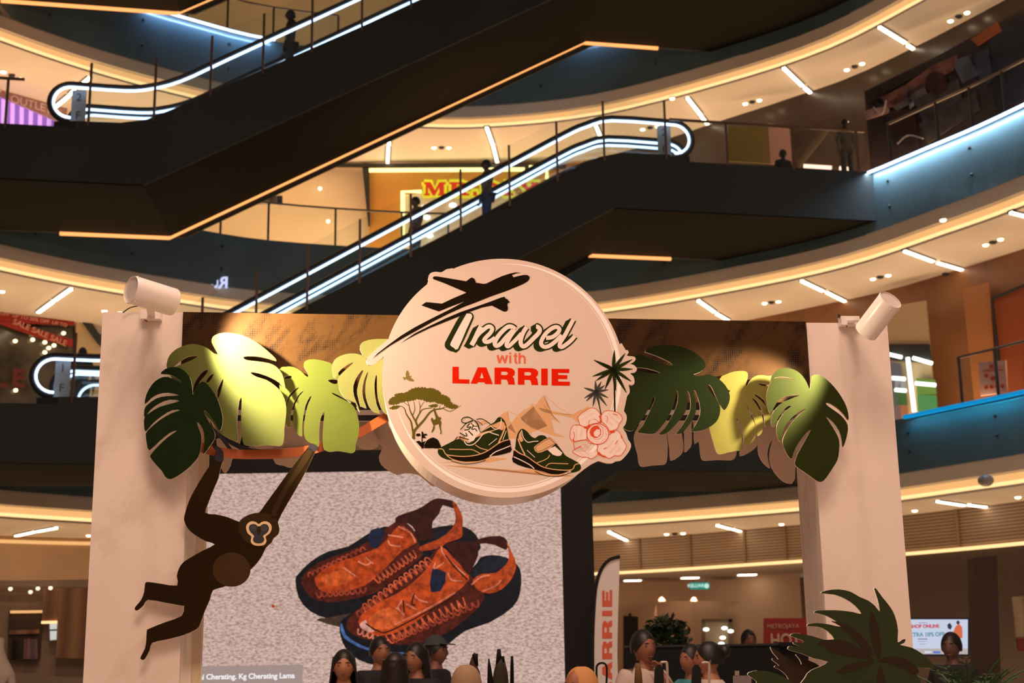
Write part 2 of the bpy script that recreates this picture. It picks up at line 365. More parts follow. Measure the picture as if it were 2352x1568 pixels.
# ---------------------------------------------------------------- escalators: one below another, gallery to gallery
m_side=mat('charcoal_side_panel',(.038,.045,.044),.6,spec=.2,noise=.12,nscale=.4); m_soff=mat('brown_soffit',(.012,.0105,.007),.65,spec=.06,noise=.25,nscale=.35)
m_trim=glow('amber_trim_glow',srgb(255,165,95),1.6); m_rub=mat('black_rubber',(.01,.012,.02),.4); m_estrip=glow('handrail_led',srgb(195,222,255),3.4)
def epl(x,o=0): return 28+.2*x+o
def text(name,s,size,loc,rx,rz,m,parent=None,ext=.002,align='CENTER',sx=1,bold=0,ry=0):
    cu=bpy.data.curves.new(name,'FONT'); cu.body=s; cu.size=size; cu.align_x=align; cu.align_y='CENTER'; cu.extrude=ext; cu.offset=bold
    to=bpy.data.objects.new(name,cu); C.objects.link(to); bpy.context.view_layer.update()
    me=bpy.data.meshes.new_from_object(to); C.objects.unlink(to); bpy.data.objects.remove(to); bpy.data.curves.remove(cu)
    Mx=Matrix.Translation(Vector(loc))@Matrix.Rotation(rz,4,'Z')@Matrix.Rotation(rx,4,'X')@Matrix.Rotation(ry,4,'Z')@Matrix.Diagonal((sx,1,1,1))
    me.transform(Mx); me.materials.clear()
    return link(name,me,m,parent)
def escalator(k,label,trim,balu=True):
    t,u=T[k],T[k+1]; s,S=t-1.17,u-1.17
    if k==0: s=.0
    xa=-8.0 if k else -8.0; X0=-13.5
    o=thing('escalator',label,'escalator',(-7.6,epl(-7.6),s))
    prof=[(X0,t),(-8.9,t),(-8.9,t+.14),(-8.0,t+.16),(-7.5,t+.26),(-7.0,t+.52)]
    prof+= [(1.5,u-.26),(2.0,u+.0),(2.5,u+.13),(3.6,u+.14),(3.6,u),(8.35,u)]
    low=[(8.35,S),(2.28,S),(-7.5,s),(X0,s)]
    P=lambda pr,of:[(x,epl(x,of),z) for x,z in pr]
    pr=prof+low
    m=MB(); m.prism(P(pr,0),(0,.06,0)); m.build('side_panel',m_side,o)
    m=MB(); m.prism(P(pr,3.6),(0,.06,0)); m.build('side_panel',m_side,o)
    lo=[(X0,s),(-7.8,s),(2.0,S),(8.35,S)]; ln=[(X0,s),(-7.5,s),(2.28,S),(8.35,S)]
    m=MB(); m.strip(P(ln,.0),P(lo,3.6)); m.build('soffit',m_soff,o)
    # steps
    for of in (.35,1.85):
        m=MB(); n=26
        for i in range(n):
            x=-7.2+i*(9.0/n); z=t+.1+(u-t-.0)*(i/n); 
            a=[(x,epl(x,of),z-.3),(x+9.0/n,epl(x,of),z-.3),(x+9.0/n,epl(x,of)+1.0,z-.3),(x,epl(x,of)+1.0,z-.3)]; b=[(p[0],p[1],z) for p in a]; m.hexa(a,b)
        for xa_,xb_,zz in ((-12.3,-7.2,t-.02),(1.9,7.0,u-.02)):
            a=[(xa_,epl(xa_,of),zz-.05),(xb_,epl(xb_,of),zz-.05),(xb_,epl(xb_,of)+1,zz-.05),(xa_,epl(xa_,of)+1,zz-.05)]; m.hexa(a,[(p[0],p[1],zz) for p in a])
        m.build('steps',mat('ribbed_steps',(.12,.13,.14),.4,metal=.6),o)
    # trim light on the far lower edge
    for seg in trim:
        pts=[(x,epl(x,3.58),(s if z==0 else (S if z==1 else s+(S-s)*z))-.03) for x,z in seg]
        MB().tube(pts,.05,6).build('trim_light',m_trim,o)
    if not balu: return o
    base=[(-9.02,t+1.0),(-8.0,t+.99),(-7.5,t+1.06),(-6.9,t+1.28)]+[(-6.0,0),(-4,0),(-2,0),(0,0),(1.2,0),(1.7,u+.80),(2.3,u+.99),(3.72,u+.98)]
    zl=lambda x:(t+1.28)+((u+.60)-(t+1.28))*(x+6.9)/(1.3+6.9)
    base=[(x,zl(x)) if z==0 else (x,z) for x,z in base]
    cL=(-9.02,t+.58);cR=(3.72,u+.56)
    arcL=[(cL[0]-.42*math.sin(a),cL[1]+.42*math.cos(a)) for a in [PI*i/14 for i in range(14,-1,-1)]]
    arcR=[(cR[0]+.42*math.sin(a),cR[1]+.42*math.cos(a)) for a in [PI*i/14 for i in range(0,15)]]
    path=arcL+crom(base,3,False)[1:-1]+arcR
    for q,of in enumerate((.12,1.30,1.62,2.78)):
        MB().tube(P(path,of),.055,8).build('handrail',m_rub,o)
        inn=[(x,z) for x,z in path]
        # inner led line, a little inside the rail
        cx=[]
        n=len(inn)
        for i,(x,z) in enumerate(inn):
            a=inn[max(0,i-1)];b=inn[min(n-1,i+1)];dx,dz=b[0]-a[0],b[1]-a[1];l=math.hypot(dx,dz); cx.append((x+dz/l*.085,z-dx/l*.085))
        MB().tube(P(cx,of-.02),.027,6).build('led_line',m_estrip,o)
        g=[(x,epl(x,of),z) for x,z in path]
        lowg=[]
        for x,z in path:
            zz = t if x<-8 else (u if x>2.4 else None)
            if zz is None:
                zz=t+.2+(u-t)*(x+7.6)/9.8 if x>-7.6 else t+.15
            lowg.append((x,epl(x,of),min(zz,z)))
        m=MB(); m.strip(g,lowg); m.build('glass_panel',m_glass,o,fix=False)
    def zt(x):
        pp=prof
        for i in range(len(pp)-1):
            if pp[i][0]<=x<=pp[i+1][0] and pp[i+1][0]>pp[i][0]: return pp[i][1]+(pp[i+1][1]-pp[i][1])*(x-pp[i][0])/(pp[i+1][0]-pp[i][0])
        return t
    xs=[-12.0,-10.2,-8.62,-7.35,-6.25,-5.2,-4.2,-3.15,-2.1,-1.05,0,1.05,2.1,3.5]
    m=MB()
    for x in xs:
        z=zt(x); h=1.0 if x<-9 else 1.28
        MB().bar((x,epl(x,-.02),z-.12),(x,epl(x,-.02),z+h),.05,.03).build('post',m_post,o)
    A=[(x,epl(x,-.02),zt(x)) for x in xs[2:]]; B=[(p[0],p[1],p[2]+1.28) for p in A]
    MB().strip(A,B).build('outer_glass',m_glass,o,fix=False)
    br=[4.9,6.45,8.0]
    for x in br: MB().bar((x,epl(x,0),u-.05),(x,epl(x,0),u+.98),.06,.04).build('post',m_post,o)
    MB().bar((3.6,epl(3.6,0),u+.98),(8.2,epl(8.2,0),u+.98),.05,.05).build('landing_rail',m_post,o)
    MB().strip([(3.6,epl(3.6,0),u),(8.2,epl(8.2,0),u)],[(3.6,epl(3.6,0),u+.98),(8.2,epl(8.2,0),u+.98)]).build('outer_glass',m_glass,o,fix=False)
    MB().bar((-13.4,epl(-13.4,0),t+.98),(-9.9,epl(-9.9,0),t+.98),.05,.05).build('landing_rail',m_post,o)
    # floor number plates inside the newel ends
    for x,n1 in ((-8.92,k),(3.50,k+1)):
        z=(t if x<0 else u)+.56
        pl=MB().box((x,epl(x,.28),z),(.30,.02,.74)).build('level_plate',mat('plate_grey',(.42,.44,.46),.5),o)
        mt=mat('plate_ink',(.08,.08,.1),.6)
        text('level_number',str(n1),.24,(x,epl(x,.26),z+.2),PI/2,0,mt,pl); text('level_letter','F',.24,(x,epl(x,.26),z-.2),PI/2,0,mt,pl)
    for x,z in ((-9.1,t),(3.82,u)): MB().box((x,epl(x,.2),z+.06),(.42,.35,.14)).build('newel_foot',m_rub,o)
    return o
escalator(0,'lowest dark escalator whose underside shows below the leaf garland at right',[],False)
escalator(1,'middle escalator with cold lit handrails climbing right past the yellow shop sign',[[(1.9,1),(3.95,1)]])
escalator(2,'long upper escalator with lit handrails crossing the top left of the picture',[[(-10.2,0),(-7.85,0),(1.9,1),(3.85,1)]])
escalator(3,'topmost escalator seen only by its amber lower edge at upper left corner',[[(-11.8,0),(-7.9,0),(1.9,1)]],False)
# ================================================================ THE ARCH
AR=Plane(6.6,.09); BA=.09
cA=Crop(830,600,5.7366);cB=Crop(1010,700,6.9176);cC=Crop(880,840,7.84);cD=Crop(990,940,6.5333);cE=Crop(1290,900,8.7105);cF=Crop(1320,790,9.225);cG=Crop(1130,890,9.8)
cLL=Crop(300,620,3.0161);cRL=Crop(1400,700,3.5633);cGB=Crop(280,980,2.8);cS=Crop(640,1120,3.5);cPL=Crop(1750,1100,3.3505);cBR=Crop(1350,950,4.704)
def patchy(name,base,dark,amt=.55,scale=2.2,dots=170,rough=.6,stretch=(1,1,1)):
    """printed stone look: blotches broken into a fine dot weave"""
    m=bpy.data.materials.new(name); m.use_nodes=True; nt=m.node_tree; b=nt.nodes['Principled BSDF']; b.inputs['Roughness'].default_value=rough; b.inputs['Specular IOR Level'].default_value=.08
    N=nt.nodes.new; L=nt.links.new
    tc=N('ShaderNodeTexCoord'); mp=N('ShaderNodeMapping'); mp.vector_type='TEXTURE'; mp.inputs['Rotation'].default_value=(0,-.95,0); mp.inputs['Scale'].default_value=stretch; L(tc.outputs['Object'],mp.inputs[0])
    n=N('ShaderNodeTexNoise'); n.inputs['Scale'].default_value=scale; n.inputs['Detail'].default_value=7; n.inputs['Roughness'].default_value=.68; L(mp.outputs[0],n.inputs['Vector'])
    r=N('ShaderNodeValToRGB'); r.color_ramp.elements[0].position=amt; r.color_ramp.elements[1].position=amt+.13; L(n.outputs[0],r.inputs[0])
    sep=N('ShaderNodeSeparateXYZ'); L(tc.outputs['Object'],sep.inputs[0])
    outs=[]
    for ax in (0,2):
        mu=N('ShaderNodeMath'); mu.operation='MULTIPLY'; mu.inputs[1].default_value=dots*2; L(sep.outputs[ax],mu.inputs[0])
        si=N('ShaderNodeMath'); si.operation='SINE'; L(mu.outputs[0],si.inputs[0]); outs.append(si)
    ad=N('ShaderNodeMath'); ad.operation='ADD'; L(outs[0].outputs[0],ad.inputs[0]); L(outs[1].outputs[0],ad.inputs[1])
    ma=N('ShaderNodeMapRange'); ma.inputs[1].default_value=-1.2; ma.inputs[2].default_value=.6; ma.inputs[3].default_value=.25; ma.inputs[4].default_value=1; L(ad.outputs[0],ma.inputs[0])
    mm=N('ShaderNodeMath'); mm.operation='MULTIPLY'; L(r.outputs[0],mm.inputs[0]); L(ma.outputs[0],mm.inputs[1])
    mx=N('ShaderNodeMix'); mx.data_type='RGBA'; mx.inputs[6].default_value=tuple(base)+(1,); mx.inputs[7].default_value=tuple(dark)+(1,); L(mm.outputs[0],mx.inputs[0]); L(mx.outputs[2],b.inputs[0])
    return m
m_stone=patchy('pale_stone_print',(.80,.69,.62),(.69,.58,.49),.535,5.5,350,.6,(1.7,1,1))
m_bark=patchy('brown_weave_print',(.046,.020,.0045),(.007,.003,.0015),.47,7.0,285,.6,(2.4,1,1))
m_edge=mat('raw_board_edge',(.80,.70,.60),.7); m_wood=mat('pale_wood_grain',(.74,.55,.38),.6,noise=.12,nscale=6)
m_bl=mat('black_paint',(.010,.010,.010),.6,spec=.15)
m_white=mat('pale_panel',(.70,.62,.58),.6)
def pl3(x,off,z): return (x,AR.at(x,off),z)
def abox(m,x0,x1,o0,o1,z0,z1):
    a=[pl3(x0,o0,z0),pl3(x1,o0,z0),pl3(x1,o1,z0),pl3(x0,o1,z0)]; m.hexa(a,[(p[0],p[1],z1) for p in a]); return m
for (x0,x1,zt,lb,side) in ((-1.985,-1.555,3.262,'left pale stone-print pillar of the arch, under the tilted white spot lamp',1),(1.495,1.915,3.228,'right pale stone-print pillar of the arch, behind the dark green leaf cut-out',-1)):
    o=thing('arch_pillar',lb,'pillar',(x0,AR.at(x0),0))
    abox(MB(),x0,x1,0,-.03,0,zt).build('front_panel',m_stone,o)
    xi=x1 if side>0 else x0; xo=x0 if side>0 else x1
    abox(MB(),min(xi,xi-side*.03),max(xi,xi-side*.03),-.031,-.23,0,zt-.01).build('inner_panel',m_stone,o)
    abox(MB(),min(xi,xi-side*.04)+.0,max(xi,xi-side*.04)+.0,-.235,-.42,0,zt-.01).build('wood_edge' if side>0 else 'inner_return',m_wood if side>0 else m_stone,o)
    abox(MB(),min(xo,xo+side*.03),max(xo,xo+side*.03),-.031,-.42,0,zt-.01).build('outer_panel',m_stone,o)
    abox(MB(),x0,x1,-.43,-.46,0,zt-.02).build('back_panel',m_edge,o)
    abox(MB(),x0+.035,x1-.035,-.04,-.42,zt-.10,zt-.08).build('top_board',m_edge,o)
# beam
bz0=2.815
o=thing('arch_beam','long brown woven-print beam joining the two pale pillars','beam',(0,AR.at(0),bz0))
def zt(x): return 3.262-.010*(x+1.6)
a=[pl3(-1.60,.012,bz0),pl3(1.488,.012,bz0),pl3(1.488,-.03,bz0),pl3(-1.60,-.03,bz0)]
b=[pl3(-1.60,.012,zt(-1.6)),pl3(1.488,.012,zt(1.49)),pl3(1.488,-.03,zt(1.49)),pl3(-1.60,-.03,zt(-1.6))]
MB().hexa(a,b).build('front_panel',m_bark,o)
abox(MB(),-1.55,1.49,-.52,-.55,bz0,3.22).build('back_panel',m_white,o)
abox(MB(),-1.55,1.49,-.03,-.20,bz0,bz0+.02).build('underside_board',m_bl,o)
abox(MB(),-1.55,1.49,-.20,-.36,bz0+.002,bz0+.022).build('light_channel',m_white,o)
abox(MB(),-1.55,1.49,-.36,-.52,bz0,bz0+.02).build('underside_board',m_bl,o)
# ---------------------------------------------------------------- leaves
def leafmat(name,c,v=.12):
    return mat(name,c,.7,noise=v,nscale=1.5,spec=.05)
def cutboard(name,label,cat,loops,off,m,th=.012,smooth=2,group=None,pl=AR,edge=m_edge):
    """printed face on a pale board"""
    if not isinstance(loops[0][0],(tuple,list)): loops=[loops]
    x,y=loops[0][0]; q=pl.p(x,y,off)
    o=thing(name,label,cat,q,group)
    mb=MB(); flat(mb,pl,loops,off-.0012,th,smooth); mb.build('board',edge,o)
    cx=sum(p[0] for p in loops[0])/len(loops[0]);cy=sum(p[1] for p in loops[0])/len(loops[0])
    mb=MB(); flat(mb,pl,loops,off,.001,smooth); mb.build('printed_face',m,o)
    return o
LA=[(207,718),(240,685),(290,672),(340,678),(390,715),(420,770),(432,862),(445,820),(470,790),(500,772),(530,788),(570,840),(600,890),(625,960),(637,1020),(635,1070),(620,1112),(600,1085),(570,1035),(545,998),(515,973),(510,985),(530,1030),(560,1080),(583,1130),(580,1170),(545,1225),(503,1275),(510,1200),(508,1130),(485,1075),(460,1053),(470,1090),(490,1150),(487,1230),(470,1290),(440,1330),(390,1380),(310,1435),(268,1448),(240,1430),(215,1390),(165,1335),(140,1300),(138,1280),(190,1220),(260,1155),(325,1110),(270,1128),(200,1185),(130,1248),(112,1200),(106,1150),(115,1115),(200,1040),(280,993),(345,970),(290,970),(220,1008),(150,1065),(103,1118),(93,1070),(97,1020),(130,990),(200,948),(290,922),(338,905),(270,898),(200,923),(140,965),(97,1018),(94,980),(108,940),(180,888),(250,873),(338,868),(260,850),(190,860),(140,890),(98,928),(110,860),(150,790),(200,750),(260,740),(360,785),(310,742),(260,722)]
LB=[(250,668),(252,640),(270,590),(320,545),(390,517),(440,512),(500,525),(545,550),(575,575),(605,584),(590,555),(568,515),(560,490),(572,460),(610,440),(670,433),(750,445),(820,470),(900,520),(960,570),(1000,608),(1007,630),(950,612),(880,598),(810,595),(780,603),(800,622),(880,632),(960,645),(1010,670),(1050,720),(1065,780),(1078,855),(1060,820),(1030,780),(960,740),(880,712),(828,708),(870,738),(940,760),(1000,800),(1040,840),(1065,890),(1078,950),(1075,1020),(1065,1090),(1063,1150),(1055,1200),(1030,1218),(950,1212),(880,1217),(800,1212),(778,1190),(768,1120),(765,1050),(767,950),(768,885),(753,905),(742,980),(737,1060),(740,1120),(742,1184),(700,1175),(660,1155),(600,1110),(560,1040),(450,950),(330,820),(270,720)]
LBh=[[(535,690),(500,700),(465,740),(438,790),(428,850),(445,835),(480,770),(520,725)],[(575,718),(548,728),(520,768),(537,778),(562,748)],[(643,757),(622,778),(600,830),(598,880),(612,878),(627,830)],[(465,595),(430,593),(380,605),(330,640),(300,672),(370,645),(430,620)]]
LC=[(1030,690),(1070,668),(1130,672),(1180,700),(1210,730),(1230,738),(1222,705),(1200,670),(1202,640),(1225,622),(1280,618),(1350,632),(1400,655),(1440,720),(1480,800),(1530,920),(1500,900),(1450,872),(1397,848),(1405,862),(1450,885),(1510,915),(1550,950),(1575,1020),(1583,1080),(1575,1150),(1560,1200),(1555,1250),(1530,1267),(1480,1258),(1430,1252),(1380,1258),(1345,1245),(1332,1215),(1330,1150),(1335,1060),(1343,990),(1334,985),(1318,1020),(1308,1080),(1305,1150),(1303,1222),(1250,1200),(1212,1170),(1200,1120),(1205,1040),(1225,940),(1253,875),(1238,882),(1210,940),(1195,1020),(1188,1090),(1187,1152),(1150,1130),(1130,1080),(1125,1000),(1140,930),(1170,870),(1200,838),(1178,848),(1145,890),(1120,950),(1107,1010),(1105,1088),(1080,1070),(1070,1000),(1085,920),(1120,860),(1170,812),(1130,830),(1090,880),(1060,960),(1040,900),(1030,800)]
LCh=[[(1065,740),(1085,731),(1115,734),(1108,747),(1070,752)],[(1367,765),(1385,757),(1430,757),(1430,786),(1400,786)]]
LD=[(1393,700),(1392,670),(1410,625),(1450,595),(1510,578),(1570,580),(1620,600),(1645,625),(1610,590),(1588,545),(1592,515),(1620,492),(1680,479),(1760,477),(1860,490),(1900,600),(1900,1005),(1800,1005),(1755,985),(1725,930),(1710,870),(1706,800),(1706,735),(1699,730),(1690,780),(1692,850),(1705,930),(1727,990),(1690,985),(1655,950),(1635,900),(1625,840),(1630,770),(1645,712),(1638,710),(1618,760),(1605,830),(1615,900),(1635,957),(1600,945),(1590,940),(1575,880),(1568,830),(1590,750),(1612,698),(1598,697),(1565,740),(1543,800),(1548,870),(1575,940),(1587,983),(1565,950),(1560,920),(1490,890),(1450,840),(1435,780),(1440,740),(1490,690),(1540,645),(1532,638),(1480,668),(1440,705),(1425,745),(1405,738)]
LEf=[(290,380),(320,350),(400,330),(480,327),(580,340),(680,380),(750,430),(785,480),(780,515),(740,550),(690,568),(710,582),(750,580),(800,570),(850,580),(900,610),(950,660),(980,720),(985,770),(970,820),(940,862),(915,830),(880,770),(850,700),(822,655),(805,657),(815,690),(850,740),(885,790),(905,835),(905,880),(890,930),(860,970),(800,1010),(740,1030),(680,1035),(665,1030),(690,1005),(720,950),(740,900),(743,840),(725,760),(700,700),(688,705),(700,760),(710,820),(705,880),(680,940),(630,1010),(590,1050),(545,1053),(580,1010),(630,930),(660,860),(665,790),(655,730),(640,702),(635,730),(640,790),(630,850),(600,910),(540,980),(480,1040),(440,1060),(405,1055),(450,1010),(500,930),(540,850),(560,780),(560,710),(548,705),(540,760),(520,830),(480,920),(420,1000),(370,1050),(320,1055),(260,1048),(230,1040),(270,990),(310,910),(350,830),(372,770),(368,750),(350,780),(320,850),(270,930),(200,1020),(160,1030),(110,1000),(60,900),(60,500),(150,430),(240,412),(300,420),(400,470),(480,495),(515,493),(510,480),(470,455),(380,415),(310,390)]
LEh=[[(180,520),(250,512),(330,525),(405,550),(408,562),(330,556),(250,541),(180,538)]]
LF=[(900,612),(950,570),(1020,545),(1090,540),(1125,550),(1133,580),(1125,620),(1115,650),(1130,658),(1150,620),(1180,590),(1230,573),(1290,580),(1360,600),(1350,760),(1312,960),(1300,985),(1280,1000),(1270,960),(1262,900),(1240,840),(1205,780),(1162,757),(1200,810),(1240,880),(1256,950),(1258,1000),(1245,1050),(1212,1073),(1203,1020),(1193,970),(1170,900),(1130,825),(1115,800),(1140,870),(1175,940),(1198,1010),(1195,1075),(1165,1125),(1110,1153),(1098,1090),(1085,1020),(1065,960),(1040,920),(1045,960),(1065,1020),(1082,1090),(1085,1150),(1082,1185),(1030,1195),(960,1210),(910,1223),(880,1213),(865,1180),(850,1130),(830,1060),(818,1010),(825,975),(880,930),(890,800)]
LFh=[[(1220,645),(1235,640),(1310,652),(1310,668),(1240,658)],[(1185,728),(1215,738),(1270,780),(1285,830),(1240,780),(1195,745)],[(955,692),(985,695),(985,710),(960,712)]]
LH=[(1320,625),(1330,580),(1370,535),(1430,515),(1500,525),(1560,560),(1600,610),(1625,660),(1640,692),(1648,650),(1650,600),(1665,575),(1700,570),(1750,590),(1810,640),(1870,710),(1920,790),(1945,850),(1958,920),(1950,942),(1920,900),(1870,850),(1810,810),(1776,800),(1775,815),(1820,850),(1890,900),(1940,960),(1952,1010),(1945,1060),(1930,1120),(1908,1165),(1900,1100),(1880,1030),(1830,960),(1770,912),(1800,960),(1850,1040),(1880,1110),(1878,1200),(1865,1270),(1830,1330),(1790,1390),(1750,1440),(1710,1445),(1670,1420),(1600,1370),(1540,1330),(1520,1305),(1520,1280),(1540,1220),(1590,1130),(1640,1040),(1648,1026),(1630,1030),(1590,1070),(1540,1140),(1510,1200),(1490,1258),(1460,1230),(1430,1170),(1418,1120),(1430,1070),(1480,980),(1550,900),(1605,855),(1590,852),(1530,890),(1450,970),(1415,1050),(1402,1118),(1380,1090),(1368,1040),(1372,980),(1400,920),(1450,860),(1490,828),(1460,828),(1410,880),(1370,945),(1345,1000),(1325,970),(1330,900),(1370,840),(1430,790),(1545,745),(1540,735),(1450,745),(1390,775),(1345,840),(1318,888),(1300,850),(1289,780),(1288,730),(1300,680)]
LHh=[[(1345,600),(1400,587),(1470,595),(1520,615),(1500,612),(1420,600)]]
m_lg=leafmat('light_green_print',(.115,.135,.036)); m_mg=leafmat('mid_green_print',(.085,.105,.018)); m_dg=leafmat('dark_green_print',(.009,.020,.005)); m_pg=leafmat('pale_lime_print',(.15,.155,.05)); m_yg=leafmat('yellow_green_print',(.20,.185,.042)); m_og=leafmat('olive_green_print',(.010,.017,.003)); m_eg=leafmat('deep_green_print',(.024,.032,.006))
G='monstera leaf cut-outs on the front of the arch'
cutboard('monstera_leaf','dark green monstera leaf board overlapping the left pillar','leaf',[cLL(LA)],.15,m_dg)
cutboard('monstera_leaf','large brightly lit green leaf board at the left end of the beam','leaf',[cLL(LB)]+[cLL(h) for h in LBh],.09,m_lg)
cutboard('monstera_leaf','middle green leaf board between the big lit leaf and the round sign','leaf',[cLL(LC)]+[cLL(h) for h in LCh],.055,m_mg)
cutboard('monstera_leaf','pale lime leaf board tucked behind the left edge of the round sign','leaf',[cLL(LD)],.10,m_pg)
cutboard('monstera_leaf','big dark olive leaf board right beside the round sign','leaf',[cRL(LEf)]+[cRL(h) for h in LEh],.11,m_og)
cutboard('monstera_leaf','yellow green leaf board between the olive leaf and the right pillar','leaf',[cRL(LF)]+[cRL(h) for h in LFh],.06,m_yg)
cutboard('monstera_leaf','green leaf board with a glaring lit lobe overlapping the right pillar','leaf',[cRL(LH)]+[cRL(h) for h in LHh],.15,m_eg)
# backs of the leaves fixed to the rear of the arch
BK2=Plane(6.6+.56,.09); m_bk=mat('unpainted_board_back',(.78,.62,.50),.75)
def back(label,P,off=0,sm=2):
    x,y=P[0]; q=BK2.p(x,y,off); m=MB(); flat(m,BK2,P,off,.014,sm); o=m.build('leaf_board_back',m_bk); return tag(o,label,'leaf')
back('unpainted broad lobed back of a leaf board hanging next to the flower print at right',cBR([(500,260),(515,190),(560,110),(600,-60),(1100,-60),(1120,120),(1125,320),(1095,380),(1045,410),(1045,220),(1020,120),(1015,200),(1030,300),(1030,400),(990,460),(897,505),(885,380),(860,230),(845,100),(852,230),(865,330),(860,480),(840,540),(790,550),(700,555),(610,570),(570,560),(550,520),(540,440),(515,350)]),.02)
back('unpainted back of a leaf board behind the yellow green leaf',cBR([(1150,160),(1200,-60),(1800,-60),(1850,220),(1840,330),(1760,410),(1650,457),(1650,380),(1680,260),(1640,280),(1610,380),(1605,440),(1585,485),(1540,500),(1400,495),(1270,505),(1230,480),(1215,400),(1203,295),(1157,325)]),.0)
back('unpainted back of a leaf board drooping in front of the right pillar base side',cBR([(1840,340),(1830,100),(1900,-60),(2200,-60),(2240,300),(2240,700),(2165,750),(2070,690),(1990,580),(1965,480),(1975,370),(2000,280),(1965,330),(1942,430),(1955,530),(1970,587),(1900,530),(1850,440)]),.015)
back('unpainted back of a leaf board between the two lit green leaves',cLL([(1060,1040),(1060,900),(1500,900),(1480,1100),(1330,1180),(1260,1215),(1213,1215),(1180,1225),(1070,1240),(990,1245),(880,1235),(860,1210),(900,1120)]),.0)
back('unpainted back of a leaf board hanging over the gibbon\'s left hand',cLL([(585,1120),(560,1000),(780,1000),(745,1240),(760,1290),(705,1305),(692,1350),(655,1407),(630,1378),(605,1330),(600,1240)]),.02)
back('unpainted small leaf tip back below the orange vine',cLL([(985,1290),(1000,1240),(1220,1230),(1180,1300),(1120,1368),(1060,1352),(1005,1340)]),.02)
back('unpainted pointed leaf back under the orange vine at the sign\'s left',cLL([(1560,1170),(1640,1080),(1700,1150),(1725,1195),(1690,1235),(1620,1240),(1575,1222)]),.04)
back('unpainted wide leaf back emerging behind the lower left of the round sign',cLL([(1640,1060),(1700,940),(2000,940),(2150,1500),(2000,1420),(1900,1405),(1850,1418),(1790,1390),(1735,1345),(1720,1290),(1745,1225),(1700,1180),(1665,1120)]),.0)
# vines
def vine(label,P,w,off,m,th=.01,w1=None,k=5,pl=AR):
    L,Rr=ribbon(P,w,w1,k); mb=MB(); flat(mb,pl,L+Rr[::-1],off,th); o=mb.build('vine_ribbon',m); return tag(o,label,'vine')
m_or=mat('orange_brown_print',(.34,.070,.005),.55,noise=.15,nscale=5); m_nv=mat('dark_vine_print',(.03,.035,.05),.6)
vine('orange brown vine board the gibbon hangs from below the leaves',[(460,1026),(490,1035),(540,1042),(600,1043),(660,1040),(720,1031),(775,1012),(825,994),(862,972),(900,950)],21,.03,m_or)
vine('dark blue-black vine board crossing behind the big lit leaf',[(440,1060),(470,1030),(500,1000),(540,1020),(580,1035),(660,1036)],12,-.40,m_nv,w1=10)
vine('dark thin vine board behind the gibbon\'s left hand',[(488,984),(505,1000),(522,1022),(532,1035)],8,.0,m_nv)
# ---------------------------------------------------------------- gibbon cut-out
GB=[(585,130),(595,120),(615,124),(640,145),(655,172),(650,215),(635,260),(620,330),(590,400),(555,490),(537,553),(600,562),(680,580),(755,610),(780,585),(830,560),(880,552),(920,500),(1000,390),(1080,280),(1150,190),(1190,140),(1215,108),(1237,112),(1257,126),(1235,175),(1190,270),(1130,380),(1060,500),(1003,608),(1012,650),(1005,690),(975,715),(960,745),(925,777),(900,830),(860,885),(800,940),(730,990),(650,1030),(585,1050),(565,1110),(530,1190),(505,1260),(480,1300),(390,1340),(280,1368),(195,1388),(178,1435),(155,1480),(138,1498),(120,1492),(122,1475),(148,1425),(157,1370),(160,1312),(175,1297),(280,1255),(385,1215),(400,1155),(390,1150),(280,1130),(168,1112),(140,1145),(108,1175),(88,1180),(82,1166),(92,1150),(125,1110),(143,1060),(148,1012),(165,997),(250,1008),(355,1020),(353,960),(367,910),(395,870),(450,835),(520,795),(598,755),(540,735),(470,695),(425,655),(400,600),(405,560),(430,480),(470,400),(530,300),(580,225),(598,185),(605,155)]
GP=.075
g=cutboard('gibbon_cutout','brown gibbon board swinging from the orange vine with a pale ringed face','animal cut-out',[cGB(GB)],GP,mat('gibbon_brown_print',(.024,.014,.006),.8,spec=.0,noise=.1,nscale=3),smooth=2)
m_cream2=mat('cream_print',(.80,.58,.33),.6); m_ink=mat('blue_black_print',(.018,.018,.028),.6)
def part(name,P,off,m,par,smooth=3,pl=AR):
    mb=MB(); flat(mb,pl,P,off,.0005,smooth); return mb.build(name,m,par)
part('head_patch',cGB([(755,612),(780,585),(830,560),(885,552),(940,560),(990,590),(1012,650),(1005,690),(975,715),(955,748),(920,772),(870,772),(820,750),(780,720),(752,670)]),GP+.0007,mat('gibbon_mid_print',(.042,.025,.010),.8,spec=0),g)
part('belly_patch',cGB([(705+122*math.cos(a*PI/8),918+110*math.sin(a*PI/8)) for a in range(16)]),GP+.0007,mat('gibbon_belly_print',(.058,.034,.014),.8,spec=0),g)
part('arm_highlight',cGB([(1190,150),(1225,160),(1170,260),(1090,370),(1010,520),(980,590),(960,560),(1010,440),(1100,300)]),GP+.0007,mat('gibbon_mid_print',(0,0,0)),g)
part('hand_patch',cGB([(590,128),(615,124),(645,150),(655,175),(648,225),(600,215),(600,190),(608,160)]),GP+.0007,mat('gibbon_hand_print',(.035,.03,.04),.8,spec=0),g)
part('hand_patch',cGB([(1215,108),(1257,126),(1243,160),(1200,140)]),GP+.0007,mat('gibbon_hand_print',(0,0,0)),g)
part('face_ring',cGB([(799,655),(803,628),(828,608),(858,610),(880,624),(902,610),(932,608),(957,626),(963,655),(950,685),(925,705),(930,735),(915,758),(880,764),(845,758),(828,735),(832,705),(810,685)]),GP+.0014,m_cream2,g)
fm=part('face_mask',cGB([(817,652),(823,632),(848,624),(866,632),(880,644),(896,632),(912,624),(936,630),(946,655),(934,680),(908,700),(916,722),(906,742),(880,749),(852,742),(843,722),(850,700),(828,678)]),GP+.0021,m_ink,g)
